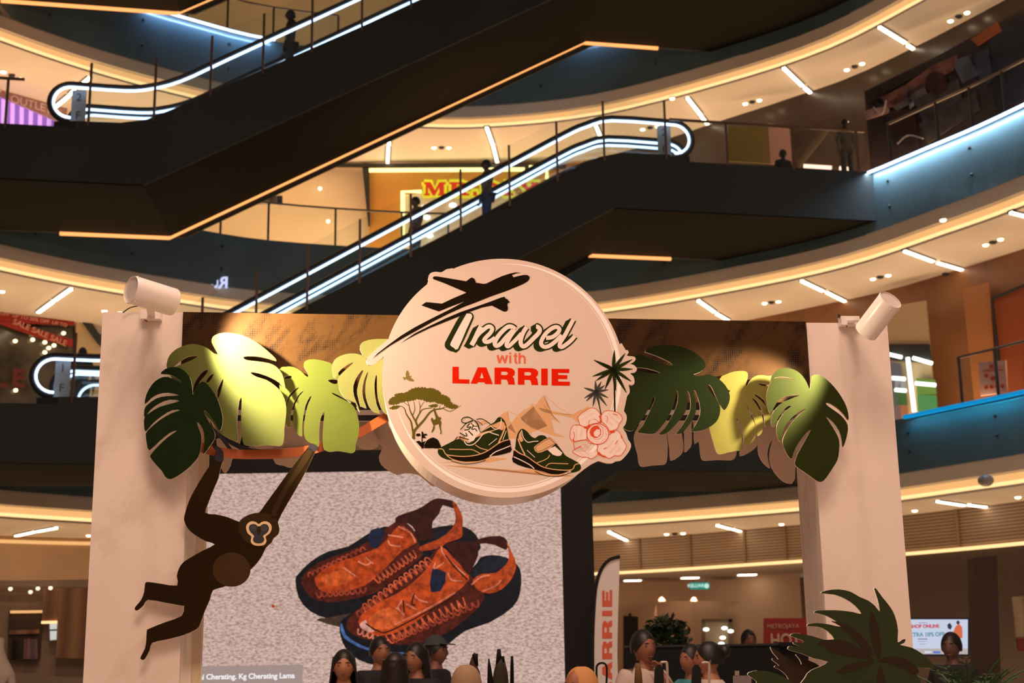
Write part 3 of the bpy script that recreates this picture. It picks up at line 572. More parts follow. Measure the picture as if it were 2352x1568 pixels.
part('nose',cGB([(872,642),(890,642),(893,672),(880,690),(867,670)]),GP+.0028,mat('gibbon_mid_print',(0,0,0)),g)
for cx,cy in ((846,652),(914,652)): part('eye_ring',cGB([(cx+22*math.cos(a*PI/6),cy+20*math.sin(a*PI/6)) for a in range(12)]),GP+.0028,mat('eye_grey_print',(.04,.04,.05),.5),g)
# ---------------------------------------------------------------- green plant cut-out bottom right (nearer than the pillar)
PP=Plane(6.0,.09); m_p1=mat('plant_green_print',(.026,.038,.012),.7,spec=.15,noise=.12,nscale=3); m_p2=mat('plant_brown_print',(.028,.015,.008),.7,spec=.15)
g=cutboard('plant_cutout','dark green spiky plant board in front of the right pillar','plant cut-out',[cPL([(452,877),(500,856),(590,848),(680,865),(750,905),(820,935),(870,975),(907,1018),(900,960),(880,890),(865,845),(872,838),(885,850),(925,905),(970,960),(1010,1020),(1035,1090),(1048,1170),(1045,1255),(1080,1235),(1105,1232),(1095,1260),(1065,1275),(1150,1295),(1230,1340),(1290,1390),(1330,1450),(1310,1460),(1240,1450),(1170,1470),(1180,1640),(350,1640),(330,1530),(380,1470),(440,1445),(510,1405),(400,1378),(300,1340),(215,1315),(200,1300),(212,1286),(260,1285),(300,1290),(250,1270),(243,1255),(290,1258),(330,1250),(270,1225),(222,1205),(228,1192),(270,1187),(380,1205),(480,1235),(558,1230),(500,1165),(430,1135),(352,1130),(360,1114),(430,1107),(520,1118),(610,1135),(560,1085),(480,1045),(405,1027),(420,1013),(500,1008),(600,1010),(700,1022),(765,1036),(720,975),(650,925),(560,888)])],0,m_p1,smooth=2,pl=PP)
for P in ([(430,1270),(480,1240),(580,1235),(680,1260),(780,1320),(860,1390),(780,1380),(650,1360),(530,1330),(490,1290)],[(842,1020),(875,1070),(900,1150),(915,1300),(900,1390),(860,1300),(832,1180),(830,1080)],[(530,1092),(620,1110),(720,1160),(800,1240),(860,1350),(780,1310),(700,1220),(600,1130)],[(900,1400),(960,1370),(1060,1370),(1150,1410),(1210,1480),(1160,1500),(1100,1460),(1000,1420)],[(580,1480),(640,1440),(740,1410),(860,1405),(800,1440),(700,1475),(620,1495)],[(900,1440),(940,1500),(950,1600),(890,1600)]):
    part('brown_leaf_print',cPL(P),.0012,m_p2,g,pl=PP)
cutboard('plant_cutout','brown jagged leaf board at the foot of the plant board, left side','plant cut-out',[cPL([(66,1295),(80,1297),(140,1335),(200,1375),(255,1400),(305,1425),(290,1385),(262,1352),(275,1352),(300,1378),(340,1390),(400,1410),(450,1450),(400,1500),(400,1640),(270,1640),(190,1510),(130,1462),(96,1446),(108,1434),(132,1432),(82,1392),(86,1380),(128,1386),(88,1340)])],-.06,m_p2,pl=PP)
cutboard('plant_cutout','dark green leaf board lowest at the bottom edge, left of the plant board','plant cut-out',[[(1717,1549),(1728,1541),(1755,1540),(1790,1549),(1820,1566),(1835,1590),(1745,1590),(1738,1564)]],.03,m_p1,pl=PP)
# ---------------------------------------------------------------- the round sign
SO=.30; DT=.36                # stands off the beam; depth of the drum
m_face=mat('sign_face_cream',(.73,.59,.505),.6,spec=.1); m_ring=mat('sign_ring_pale',(.97,.90,.87),.4); m_drum=mat('drum_side_satin',(.80,.64,.50),.28)
cc=(1159,863)
sg=thing('round_sign','big round cream TRAVEL sign hung on the middle of the beam','sign',AR.p(cc[0],cc[1]+278,SO))
DC=AR.p(*cc,SO); e1=Vector((1,BA,0)).normalized(); e3=Vector((0,0,1)); rr=(AR.p(cc[0]+279,cc[1],SO)-AR.p(cc[0]-279,cc[1],SO)).length/2
def dpt(a,r,o=0): return DC+e1*math.cos(a)*r+e3*math.sin(a)*r+AR.n*o
N=128
ringp=[dpt(2*PI*i/N,rr) for i in range(N)]
MB().prism(ringp,-AR.n*.02).build('face_panel',m_face,sg)
m=MB(); m.prism([dpt(2*PI*i/N,rr*.992,-.021) for i in range(N)],-AR.n*(DT-.021)); m.build('drum',m_drum,sg)
# bump-outs of the face board
m=MB()
flat(m,AR,cA([(900,330),(882,250),(882,205),(905,160),(950,140),(1000,138),(1060,142),(1200,90),(1400,300),(1200,500)]),SO-.0001,.02,2)
m.build('die_cut_lobe',m_face,sg); m=MB()
flat(m,AR,cA([(460,940),(350,1030),(200,1150),(80,1265),(62,1315),(80,1360),(130,1370),(180,1345),(320,1235),(560,1240),(560,900)]),SO-.0001,.02,1)
m.build('die_cut_lobe',m_face,sg); m=MB()
P=[(1290,300),(900,60),(1040,60),(1070,120),(1120,128),(1145,180),(1105,245),(1220,258),(1280,280),(1290,330),(1240,385),(1172,418),(1250,440),(1310,500),(1315,550),(1270,600),(1172,614),(1240,680),(1265,760),(1265,830),(1220,868),(1143,858),(1165,950),(1160,1040),(1113,1100),(1080,1250),(1045,1410)]
P=[(x,y) for x,y in P[2:]]
P=cF([(850,60)]+P)+cE([(1260,400),(1300,470),(1300,560),(1270,660),(1225,722),(1290,820),(1330,950),(1380,1020),(1388,1100),(1340,1200),(1260,1300),(1180,1370),(1090,1382),(1020,1420),(920,1425),(820,1400),(730,1378),(600,1440),(300,1500),(300,300)])
flat(m,AR,P,SO-.0001,.02,2)
m.build('die_cut_lobe',m_face,sg)
# pale ring line
def arc(m,cx,cy,r,a0,a1,w,off):
    P=[(cx+r*math.cos(math.radians(a)),cy-r*math.sin(math.radians(a))) for a in [a0+(a1-a0)*i/80 for i in range(81)]]
    n=len(P); L,Rr=[],[]
    for i,(x,y) in enumerate(P):
        t=i/(n-1); ww=w*min(1,4*min(t,1-t)+.05); dx,dy=(x-cx)/r,(y-cy)/r; L.append(AR.p(x+dx*ww/2,y+dy*ww/2,off)); Rr.append(AR.p(x-dx*ww/2,y-dy*ww/2,off))
    m.strip(L,Rr)
m=MB(); arc(m,1163,866,260,92,-170,9,SO+.00004); arc(m,1163,866,252,60,-150,2,SO+.00005); m.build('ring_line',m_ring,sg)
o1=SO+.0012
def SQ(o): return SO+(o-SO)*.10     # prints lie within a hair of the board
def P_(name,P,m,off=o1,smooth=0,par=sg):
    mb=MB()
    for q in (P if isinstance(P[0][0],(list,tuple)) and isinstance(P[0][0][0],(list,tuple)) else [P]): flat(mb,AR,q,SQ(off),.00004,smooth)
    return mb.build(name,m,par)
def S_(name,strokes,m,off,par=sg):
    mb=MB()
    for i,s in enumerate(strokes): line(mb,AR,s[0],s[1],SQ(off+.00002*i),s[2] if len(s)>2 else None)
    return mb.build(name,m,par)
m_blk=mat('black_brown_print',(.014,.009,.005),.7,spec=.0); m_red=mat('red_print',(.74,.018,.004),.6,spec=.0); m_coral=mat('coral_print',(.74,.14,.07),.8,spec=0); m_grn=mat('forest_print',(.022,.032,.008),.7,spec=.0); m_olv=mat('olive_print',(.13,.11,.015),.8,spec=0); m_tanp=mat('tan_print',(.72,.42,.22),.8,spec=0); m_wp=mat('white_print',(.88,.74,.68),.8,spec=0); m_redl=mat('red_line_print',(.72,.09,.03),.8,spec=0)
# mountains (lowest layer)
mt=P_('mountains_print',[cG([(100,700),(160,655),(250,580),(345,525),(350,600),(380,660),(400,750),(450,900),(560,1060),(545,1152),(390,1138),(200,1100)]),cG([(565,630),(700,510),(830,450),(910,355),(940,430),(980,500),(1040,660),(1130,700),(1250,860),(1400,1010),(1680,1125),(1400,1085),(1100,990),(850,890),(720,790),(640,680)]),cG([(985,380),(1060,280),(1170,170),(1180,260),(1260,440),(1330,520),(1380,660),(1540,800),(1340,700),(1200,560),(1080,500),(1060,450)]),cG([(1745,610),(1830,600),(1940,520),(2050,490),(2140,420),(2200,470),(1980,640),(1960,790),(1820,680)])],m_tanp,o1)
S_('mountain_outline',[(cG([(1185,155),(1250,250),(1350,310),(1480,440),(1640,520),(1750,620),(1930,780)]),.9),(cG([(345,525),(560,620),(700,760),(850,880)]),.9),(cG([(910,355),(1000,390),(1060,450)]),.9)],m_tanp,o1+.0002)
P_('shoe_shadow_print',[cD([(130,800),(400,770),(700,750),(900,720),(1100,728),(1140,742),(900,790),(500,842),(200,840)]),cD([(1280,910),(1500,890),(1700,960),(2150,1000),(1900,1012),(1600,960),(1350,930)])],m_tanp,o1)
# airplane
pa=P_('airplane_print',[cA([(940,215),(960,197),(1010,200),(1380,262),(1430,225),(1455,212),(1490,230),(1508,268),(1508,280),(1610,297),(1650,290),(1750,240),(1850,195),(1960,160),(2030,145),(2110,152),(2040,160),(1985,180),(2005,210),(2060,195),(2140,178),(2190,180),(2218,205),(2215,235),(2190,265),(2140,295),(2050,335),(1900,395),(1700,465),(1500,545),(1350,600),(1150,690),(950,790),(750,900),(550,1010),(380,1110),(250,1200),(140,1288),(220,1205),(350,1105),(520,980),(700,870),(900,765),(1050,690),(1200,615),(1360,528),(1180,595),(1020,660),(930,630),(790,580),(850,537),(900,540),(1060,557),(1200,490),(1385,412),(1250,355),(1100,290),(950,235)]),cA([(1885,465),(1900,490),(1920,495),(1958,540),(1930,550),(1925,575),(1933,620),(1925,650),(1895,665),(1860,655),(1720,583),(1600,605),(1430,665),(1300,720),(1100,800),(900,880),(700,975),(510,1080),(700,950),(900,850),(1100,755),(1300,670),(1500,600),(1700,530),(1830,480)])],m_blk,o1+.003)
# TRAVEL lettering
tw=[(cB([(655,345),(610,430),(560,540),(505,640)]),9.5),(cB([(545,560),(620,460),(690,400),(755,350),(805,345),(835,385),(800,450),(740,510),(705,560),(740,590),(810,570),(880,520)]),8.),(cB([(1195,385),(1150,350),(1090,345),(1020,395),(940,480),(890,560),(875,620),(905,650),(970,615),(1050,520),(1120,450),(1180,390)]),8.5),(cB([(1195,400),(1130,490),(1075,590),(1060,640),(1090,660),(1160,600),(1240,520),(1300,450)]),7.5),(cB([(1380,355),(1330,430),(1290,540),(1290,620),(1330,660),(1400,620),(1490,530),(1570,450),(1590,390),(1560,350),(1530,345)]),8.5),(cB([(1690,525),(1790,510),(1880,440),(1900,380),(1850,350),(1770,380),(1680,460),(1620,560),(1615,630),(1670,668),(1760,640),(1860,560),(1940,480)]),8.),(cB([(2120,235),(2060,350),(1990,480),(1920,590),(1905,650),(1940,670),(2020,620),(2090,560),(2145,495)]),8.)]
TP=cB([(420,150),(440,138),(492,140),(512,165),(508,210),(420,400),(288,700),(225,682),(178,652),(168,625),(185,580),(300,360)])
gs=[]
for dx,dy,ww in [(0,0,6.5)]+[(-1.5*q,.68*q,5.0-.35*q) for q in range(1,9)]:
    for P,wd in tw: gs.append(([(x+dx,y+dy) for x,y in P],wd*1.16+ww))
tr=S_('title_shadow_print',gs,m_grn,o1+.0008)
P_('title_shadow_print',cB([(318,175),(400,140),(430,118),(490,116),(530,148),(540,200),(515,270),(310,718),(218,745),(130,715),(82,665),(82,610),(100,570),(200,380)]),m_grn,o1+.0010,2)
ti=S_('title_letters_print',[(P,wd*1.16) for P,wd in tw],m_wp,o1+.0044)
P_('title_letters_print',TP,m_wp,o1+.0020,2)
# with / LARRIE
S_('with_print',[(cB([(918,797),(950,925)]),4.6),(cB([(950,925),(993,803)]),4.2),(cB([(993,803),(1037,925)]),4.2),(cB([(1037,925),(1070,797)]),4.4),(cB([(1119,800),(1119,926)]),4.4),(cB([(1119,757),(1119,783)]),4.4),(cB([(1203,765),(1203,895),(1212,920),(1232,922)]),4.2),(cB([(1172,812),(1232,812)]),3.2),(cB([(1266,760),(1266,934)]),4.4),(cB([(1270,860),(1285,822),(1318,812),(1345,832),(1350,870),(1350,934)]),4.2)],m_coral,o1+.0008)
Rl=[[(870,995),(1090,997),(1150,1010),(1185,1040),(1195,1075),(1185,1115),(1155,1140),(1180,1165),(1188,1220),(1195,1267),(1088,1265),(1078,1210),(1060,1187),(975,1183),(975,1262),(870,1260)],[(975,1060),(1050,1060),(1080,1075),(1080,1100),(1055,1115),(975,1112)]]
lt=[[[(202,982),(303,982),(303,1180),(470,1183),(470,1252),(200,1245)]],[[(605,990),(740,992),(843,1258),(725,1258),(708,1230),(605,1228),(590,1253),(490,1250)],[(668,1070),(697,1165),(637,1163)]],Rl,[[(x+371,y+7) for x,y in l] for l in Rl],[[(1612,1010),(1715,1010),(1717,1278),(1612,1277)]],[[(1777,1015),(2060,1018),(2057,1083),(1882,1080),(1882,1112),(2028,1115),(2025,1180),(1882,1178),(1882,1215),(2070,1220),(2067,1285),(1777,1280)]]]
mb=MB()
for L in lt: flat(mb,AR,[cB(l) for l in L],SQ(o1+.0008),.00004)
mb.build('brand_letters_print',m_red,sg)
# acacia, gibbon silhouette, bird, bushes
def ragged(P,a=5,n=3,seed=1):
    rnd=random.Random(seed); out=[];m=len(P)
    for i in range(m):
        p,q=P[i],P[(i+1)%m]
        for k in range(n):
            t=k/n; d=a*(1 if k%2 else -.4)*rnd.uniform(.3,1.2); dx,dy=q[0]-p[0],q[1]-p[1]; l=math.hypot(dx,dy) or 1
            out.append((p[0]+dx*t+dy/l*d,p[1]+dy*t-dx/l*d))
    return out
P_('acacia_crown_print',[cC(ragged([(95,660),(110,610),(150,570),(220,545),(200,520),(260,495),(380,485),(450,460),(500,420),(560,400),(680,385),(800,400),(880,400),(960,430),(1020,460),(1050,515),(1120,530),(1190,570),(1220,640),(1260,690),(1340,710),(1350,750),(1260,775),(1150,750),(1080,690),(1000,680),(920,650),(800,650),(700,610),(600,600),(500,630),(400,640),(300,670),(200,700),(120,700)],16,5)),cC(ragged([(110,765),(180,720),(270,715),(310,730),(250,770),(180,785)],10,4)),cC(ragged([(815,720),(880,695),(960,690),(990,710),(960,740),(870,745)],10,4))],m_olv,o1+.0006)
S_('acacia_branches_print',[(cC(a),b/7.84,c/7.84) for a,b,c in (([(560,1320),(540,1200),(525,1120),(500,1000),(450,920),(410,850),(390,780),(340,730),(270,720)],40,8),([(548,1310),(560,1180),(640,1080),(740,970),(830,850),(920,790),(1050,770),(1110,740)],56,16),([(1080,765),(1200,820),(1320,760),(1400,715)],14,7),([(620,1090),(590,1000),(620,920),(660,850),(720,780),(880,755)],36,12),([(610,1050),(540,920),(490,820),(470,740),(450,650)],34,8),([(530,890),(570,780),(550,640)],18,8),([(655,850),(665,740),(640,630)],16,6),([(665,750),(740,640)],14,6),([(470,720),(370,655)],12,5),([(1000,790),(1030,700)],10,6))],m_olv,o1+.0008)
P_('small_gibbon_print',cC([(905,750),(930,760),(940,800),(970,870),(1000,925),(1035,920),(1045,950),(1030,980),(1050,1010),(1040,1110),(1055,1200),(1045,1225),(1020,1225),(1035,1190),(1010,1100),(1000,1045),(930,1070),(930,1130),(900,1180),(875,1205),(870,1180),(895,1120),(905,1070),(875,1010),(858,970),(870,935),(890,935),(905,970),(945,960),(940,910),(920,850),(905,800)]),m_olv,o1+.0016)
P_('bird_print',cC([(348,202),(410,205),(405,140),(425,80),(455,95),(468,140),(475,185),(520,178),(490,205),(560,260),(545,280),(480,275),(430,250),(405,235),(385,260)]),mat('gold_print',(.24,.17,.02),.5),o1+.0006)
P_('bush_print',[cC(ragged([(745,1480),(740,1420),(790,1340),(850,1300),(900,1290),(960,1310),(1000,1350),(1020,1400),(1040,1440),(1040,1485)],5,4)),cC(ragged([(650,1150),(690,1095),(750,1150),(760,1200),(720,1230),(670,1200)],8,3)),cC([(590,1260),(600,1220),(660,1215),(680,1250),(640,1270)]),cC([(700,1230),(780,1220),(795,1250),(740,1260),(780,1300),(710,1300)]),cC([(590,1360),(650,1345),(690,1380),(770,1350),(740,1400),(735,1490),(690,1470)]),cC([(690,1490),(692,1180),(708,1180),(712,1490)])],m_blk,o1+.0020)
# shoes
def shoe(name,body,sole,layers):
    b=P_(name,cD(body),m_grn,o1+.0022,2)
    P_(name+'_sole',cD(sole),m_blk,o1+.0026,1,b)
    k=0
    for kind,m,data in layers:
        k+=1
        if kind=='p': P_(name+'_patch',[cD(q) for q in data] if isinstance(data[0][0],(tuple,list)) else cD(data),m,o1+.0030+.0003*k,1,b)
        else: S_(name+'_line',[(cD(q[0]),q[1]/6.533,) for q in data],m,o1+.0030+.0003*k,b)
shoe('laced_shoe_print',[(102,650),(108,600),(150,565),(280,500),(360,455),(440,400),(500,440),(540,500),(620,480),(680,400),(740,345),(880,232),(950,190),(1000,125),(1050,118),(1100,165),(1135,260),(1160,400),(1165,450),(1150,480),(1000,520),(850,620),(700,690),(500,720),(300,760),(200,735),(140,705)],
 [(250,700),(500,715),(740,665),(850,610),(1010,510),(1150,465),(1175,450),(1190,480),(1200,560),(1215,600),(1190,640),(1090,670),(1000,690),(900,700),(800,750),(700,775),(520,785),(380,770),(280,720)],
 [('p',m_tanp,[[(700,240),(740,180),(800,165),(850,200),(880,240),(800,300),(740,345)],[(1060,170),(1100,200),(1115,250),(1070,315),(1035,285)],[(370,455),(400,420),(500,455),(500,485)]]),
  ('p',m_wp,[(480,350),(560,250),(640,190),(690,250),(740,350),(680,400),(640,470),(580,480),(520,430)]),
  ('s',m_tanp,[([(120,590),(180,600),(220,670),(300,690),(500,705),(700,680),(850,620),(1010,510),(1100,470),(1160,455)],14),([(270,595),(450,600),(600,600),(680,630),(740,665)],12),([(665,530),(740,580),(850,610)],13),([(1010,510),(1060,400),(1120,250)],22),([(235,690),(330,750),(500,790),(700,785),(810,755)],13)]),
  ('s',m_wp,[([(500,480),(540,530),(620,530),(700,470),(780,370),(850,335),(930,360),(1020,388)],14),([(890,240),(950,290),(1010,290),(1045,240),(1055,140)],12),([(865,535),(990,435)],9),([(1075,460),(1130,320)],9),([(880,705),(960,640),(1080,590),(1190,545)],14)]),
  ('s',m_grn,[([(630,155),(560,115),(480,130),(460,180),(510,205),(600,180),(640,160)],15),([(640,160),(540,200),(480,260),(440,305)],13),([(680,150),(760,140),(850,190),(900,235)],12),([(650,160),(700,220),(725,300)],18),([(690,170),(760,220),(770,240)],9),([(720,300),(745,345)],8),([(580,210),(540,270),(600,260),(560,300),(500,310)],16),([(640,230),(610,300),(660,290),(690,330)],15),([(560,320),(600,360),(630,390)],17),([(430,350),(480,380),(540,400),(520,350)],16),([(420,410),(480,430),(570,450)],14),([(600,200),(640,250),(700,250)],12),([(360,455),(400,405)],12),([(300,770),(400,800),(500,818),(650,810),(760,780),(820,760)],10)])])
shoe('strap_shoe_print',[(1268,600),(1265,560),(1280,430),(1310,340),(1360,290),(1400,300),(1450,340),(1500,400),(1560,430),(1600,400),(1650,385),(1710,395),(1745,430),(1790,415),(1880,510),(1980,640),(2030,700),(2200,790),(2240,830),(2250,880),(2220,920),(2120,950),(2080,920),(1900,910),(1700,870),(1580,810),(1400,690)],
 [(1238,615),(1260,620),(1400,690),(1580,800),(1700,870),(1900,910),(2120,900),(2060,950),(1950,975),(1800,970),(1680,930),(1560,900),(1420,870),(1300,830),(1230,790),(1215,740),(1230,700)],
 [('p',m_tanp,[(1320,370),(1350,320),(1360,400),(1385,470),(1350,490),(1310,430)]),
  ('p',m_wp,[(1745,600),(1860,552),(1970,650),(1950,690),(1900,700),(1830,680)]),
  ('s',m_tanp,[([(1250,600),(1330,660),(1430,700),(1580,805),(1700,870),(1900,905),(2110,905),(2160,830),(2230,812)],14),([(1305,440),(1350,560),(1410,680)],20),([(1560,930),(1700,980),(1850,990),(2000,960),(2100,912)],14),([(1590,800),(1700,760),(1760,720),(1780,680)],12),([(1720,860),(1780,810),(1900,810),(2060,815)],12)]),
  ('s',m_wp,[([(1360,310),(1385,420),(1450,490),(1530,480),(1610,475)],12),([(1440,610),(1560,720)],9),([(1240,710),(1350,760),(1480,830),(1550,890)],14)]),
  ('p',m_tanp,[(1542,570),(1570,540),(1700,450),(1800,415),(1880,500),(1860,520),(1780,590),(1650,645),(1600,650),(1560,620)]),
  ('s',m_blk,[([(1565,580),(1590,545),(1700,470),(1780,440),(1800,450),(1860,510)],6),([(1565,580),(1600,630),(1700,600),(1860,510)],6),([(1560,930),(1700,988),(1850,1003),(1960,995),(2120,940)],10)])])
# flower
PT=[[(365,655),(330,540),(330,500),(400,420),(500,360),(560,325),(640,320),(720,370),(770,440),(780,540),(740,610),(560,650),(500,690),(430,690)],[(800,590),(790,480),(840,400),(900,375),(990,375),(1060,395),(1150,430),(1210,510),(1200,570),(1150,640),(1120,720),(1050,760),(960,775),(900,680)],[(165,900),(170,800),(200,710),(240,670),(340,655),(440,700),(500,720),(500,800),(500,940),(400,960),(240,990),(200,970)],[(245,1000),(400,965),(500,960),(560,1020),(720,1060),(710,1160),(720,1240),(650,1310),(580,1335),(520,1305),(400,1300),(280,1240),(215,1190),(260,1140),(240,1050)],[(720,1060),(840,960),(950,860),(1100,770),(1180,850),(1230,960),(1290,1060),(1285,1120),(1220,1230),(1160,1275),(1050,1275),(960,1330),(880,1295),(780,1270),(720,1220)]]
# palms before the flower
def palm(name,c,tips,m,trunk,w0,off,wd):
    off=SQ(off); mb=MB(); line(mb,AR,trunk[0],trunk[1],off)
    for tx,ty in tips:
        dx,dy=tx-c[0],ty-c[1]; l=math.hypot(dx,dy); ux,uy=dx/l,dy/l; nx,ny=-uy,ux; L=[];Rr=[]
        n=13
        sag=.10*l*(1 if ux>0 else -1)*0
        for i in range(n+1):
            t=i/n; w=wd*math.sin(PI*min(1,t*.8+.17))**.8*(1-t*.35)
            L.append((c[0]+dx*t+nx*w,c[1]+dy*t+ny*w)); Rr.append((c[0]+dx*t-nx*w,c[1]+dy*t-ny*w))
            if i<n:
                t2=t-.0; L.append((c[0]+dx*(t2+.03)+nx*w*.62,c[1]+dy*(t2+.03)+ny*w*.62)); Rr.append((c[0]+dx*(t2+.03)-nx*w*.62,c[1]+dy*(t2+.03)-ny*w*.62))
        flat(mb,AR,cF(L+[(tx,ty)]+Rr[::-1]),off,.00003)
    flat(mb,AR,cF([(c[0]+60*math.cos(a*PI/6)*wd/45,c[1]+50*math.sin(a*PI/6)*wd/45) for a in range(12)]),off,.00003)
    return mb.build(name,m,sg)
palm('palm_print',(820,540),[(400,335),(840,130),(1070,195),(1220,325),(1230,530),(1200,790),(1100,1035),(1000,860),(870,990),(640,960),(450,775),(375,685),(560,400)],m_grn,(cF([(840,800),(845,1100),(850,1430)]),3.8),0,o1+.0008,54)
palm('palm_print',(450,1010),[(190,922),(440,770),(565,790),(640,870),(715,965),(715,1140),(682,1310),(530,1310),(385,1320),(240,1210),(200,1145)],mat('black_green_print',(.018,.02,.01),.5),(cF([(500,1220),(530,1340),(560,1500)]),2.8),0,o1+.0014,40)
P_('flower_petals_print',[cE(p) for p in PT],m_wp,o1+.0020,2)
rnd=random.Random(3); ls=[]
for p in PT: ls.append((cE(p+[p[0]]),1.5))
for pi,p in enumerate(PT):
    cx=sum(q[0] for q in p)/len(p);cy=sum(q[1] for q in p)/len(p)
    dx,dy=cx-720,cy-840; l=math.hypot(dx,dy);dx/=l;dy/=l
    for i in range(-7,8):
        for t0 in (-90,10,95):
            ox,oy=-dy*i*19,dx*i*19; s0=t0+rnd.uniform(-10,10); e=s0+rnd.uniform(22,60)
            if abs(i)>5 and t0!=10: continue
            ls.append((cE([(cx+ox+dx*s0,cy+oy+dy*s0),(cx+ox+dx*e,cy+oy+dy*e)]),.28))
ls+= [(cE([(450,700),(530,720),(560,660)]),5),(cE([(760,470),(785,560),(770,620)]),4),(cE([(960,800),(1060,790)]),5),(cE([(220,940),(250,980)]),3),(cE([(730,1200),(800,1270),(880,1295)]),4),(cE([(260,1150),(330,1110),(390,1085)]),2),(cE([(1070,1045),(1130,960)]),1.6),(cE([(840,1140),(900,1110)]),1.6),(cE([(1190,870),(1210,930)]),3),(cE([(1020,435),(1120,460)]),1.5),(cE([(870,480),(920,500),(900,620)]),1),(cE([(240,790),(255,880),(230,960)]),1.5),(cE([(540,650),(545,600),(560,560)]),1),(cE([(640,540),(700,560),(745,610)]),1)]
S_('flower_lines_print',ls,m_redl,o1+.0026)
P_('flower_core_print',cE([(722+218*math.cos(a*PI/12),840+205*math.sin(a*PI/12)) for a in range(24)]),m_wp,o1+.0062)
S_('flower_lines_print',[(cE([(722+218*math.cos(a*PI/12),840+205*math.sin(a*PI/12)) for a in range(25)]),1.9),(cE([(700+135*math.cos(a*PI/12),800+150*math.sin(a*PI/12)) for a in range(-6,9)]),.9)]+[(cE([(722+(172+rnd.uniform(-14,18))*math.cos(a),840+(165+rnd.uniform(-14,14))*math.sin(a)),(722+(172)*math.cos(a+.12),840+(168)*math.sin(a+.12))]),.9) for a in [i*.27 for i in range(24)]],m_redl,o1+.0066)
P_('flower_heart_print',cE([(640,680),(720,665),(790,760),(785,850),(720,915),(660,920),(585,880),(560,800),(590,720)]),m_redl,o1+.0085)
P_('flower_heart_print',cE([(655,880),(640,810),(700,745),(765,750),(775,830),(720,900)]),m_wp,o1+.0090)
# ---------------------------------------------------------------- white spot lamps on the pillar tops
m_lw=mat('white_lamp_paint',(.82,.74,.70),.3); m_cab=mat('red_cable',(.5,.05,.02),.8,spec=0); m_bc=mat('black_cable',(.02,.02,.02),.5)
def lamp(label,tail,mouth,off_t,off_m,rad,base,aim,energy,spot_deg,blend):
    A=AR.p(*tail,off_t);B=AR.p(*mouth,off_m); d=(B-A).normalized()
    o=thing('spot_lamp',label,'lamp',AR.p(*base,.03))
    # hollow barrel
    m=MB(); m.tube([A,A+d*.012,B-d*.004,B,B-d*.002,B-d*.05],[rad*.96,rad,rad,rad*.985,rad*.93,rad*.90],56,False); m.build('barrel',m_lw,o,smooth=True)
    m=MB(); m.tube([A+d*.02,A+d*.024],rad*.93,28); m.build('rear_cap',mat('lamp_inside_grey',(.22,.18,.16),.6),o)
    m=MB()
    u=d.cross(Vector((0,0,1))).normalized(); v=u.cross(d)
    for i in range(-6,7):
        h=rad*i/7; hw=math.sqrt(max(0,rad**2-h*h))*.93; m.bar(A+d*.012+v*h-u*hw,A+d*.012+v*h+u*hw,.004,.012)
    m.build('cooling_fins',m_lw,o)
    MB().tube([B-d*.045,B-d*.043],rad*.88,24).build('lens',glow('spot_lens',srgb(255,235,200),6),o)
    K=A+d*(B-A).length*.45; base3=AR.p(*base,.03)
    m=MB(); m.bar(base3,K-Vector((0,0,rad*.6)),.035,.012); m.build('arm',m_lw,o)
    m=MB(); m.box(base3+Vector((0,-.0,0)),(.095,.05,.045),math.atan(BA)); m.build('mount_box',m_lw,o)
    l=bpy.data.lights.new('spot_light','SPOT'); l.energy=energy; l.color=(1,.80,.54); l.spot_size=math.radians(spot_deg); l.spot_blend=blend; l.shadow_soft_size=.035
    so=bpy.data.objects.new('spot_light',l); C.objects.link(so); so.location=B+d*.01; t=AR.p(*aim,.05)-so.location; so.rotation_euler=t.to_track_quat('-Z','Y').to_euler()
    return o
lamp('white barrel spot lamp on the left pillar, tilted right, vented back end left',(300,664),(398,694),.54,.40,.064,(348,724),(745,828),430,84,.6)
lamp('white barrel spot lamp on the right pillar, pointing down left',(2046,688),(1989,762),.56,.40,.058,(1950,738),(1700,930),240,56,.6)
for lb,P,m,r in (('thin orange cable looped at the left lamp mount',[(332,718),(328,722),(330,732),(338,738)],m_cab,.0035),('thin dark cable running behind the left lamp',[(282,718),(300,706),(325,702),(340,706)],m_bc,.003),('thin red cable looped on the right pillar top',[(1936,740),(1950,727),(1953,736),(1944,750)],m_cab,.0035),('thin dark cable stub on the right pillar top',[(1926,722),(1930,730),(1945,735)],m_bc,.006)):
    tag(MB().tube([AR.p(x,y,.03) for x,y in crom(P,3,False)],r,6).build('lamp_cable',m),lb,'cable')
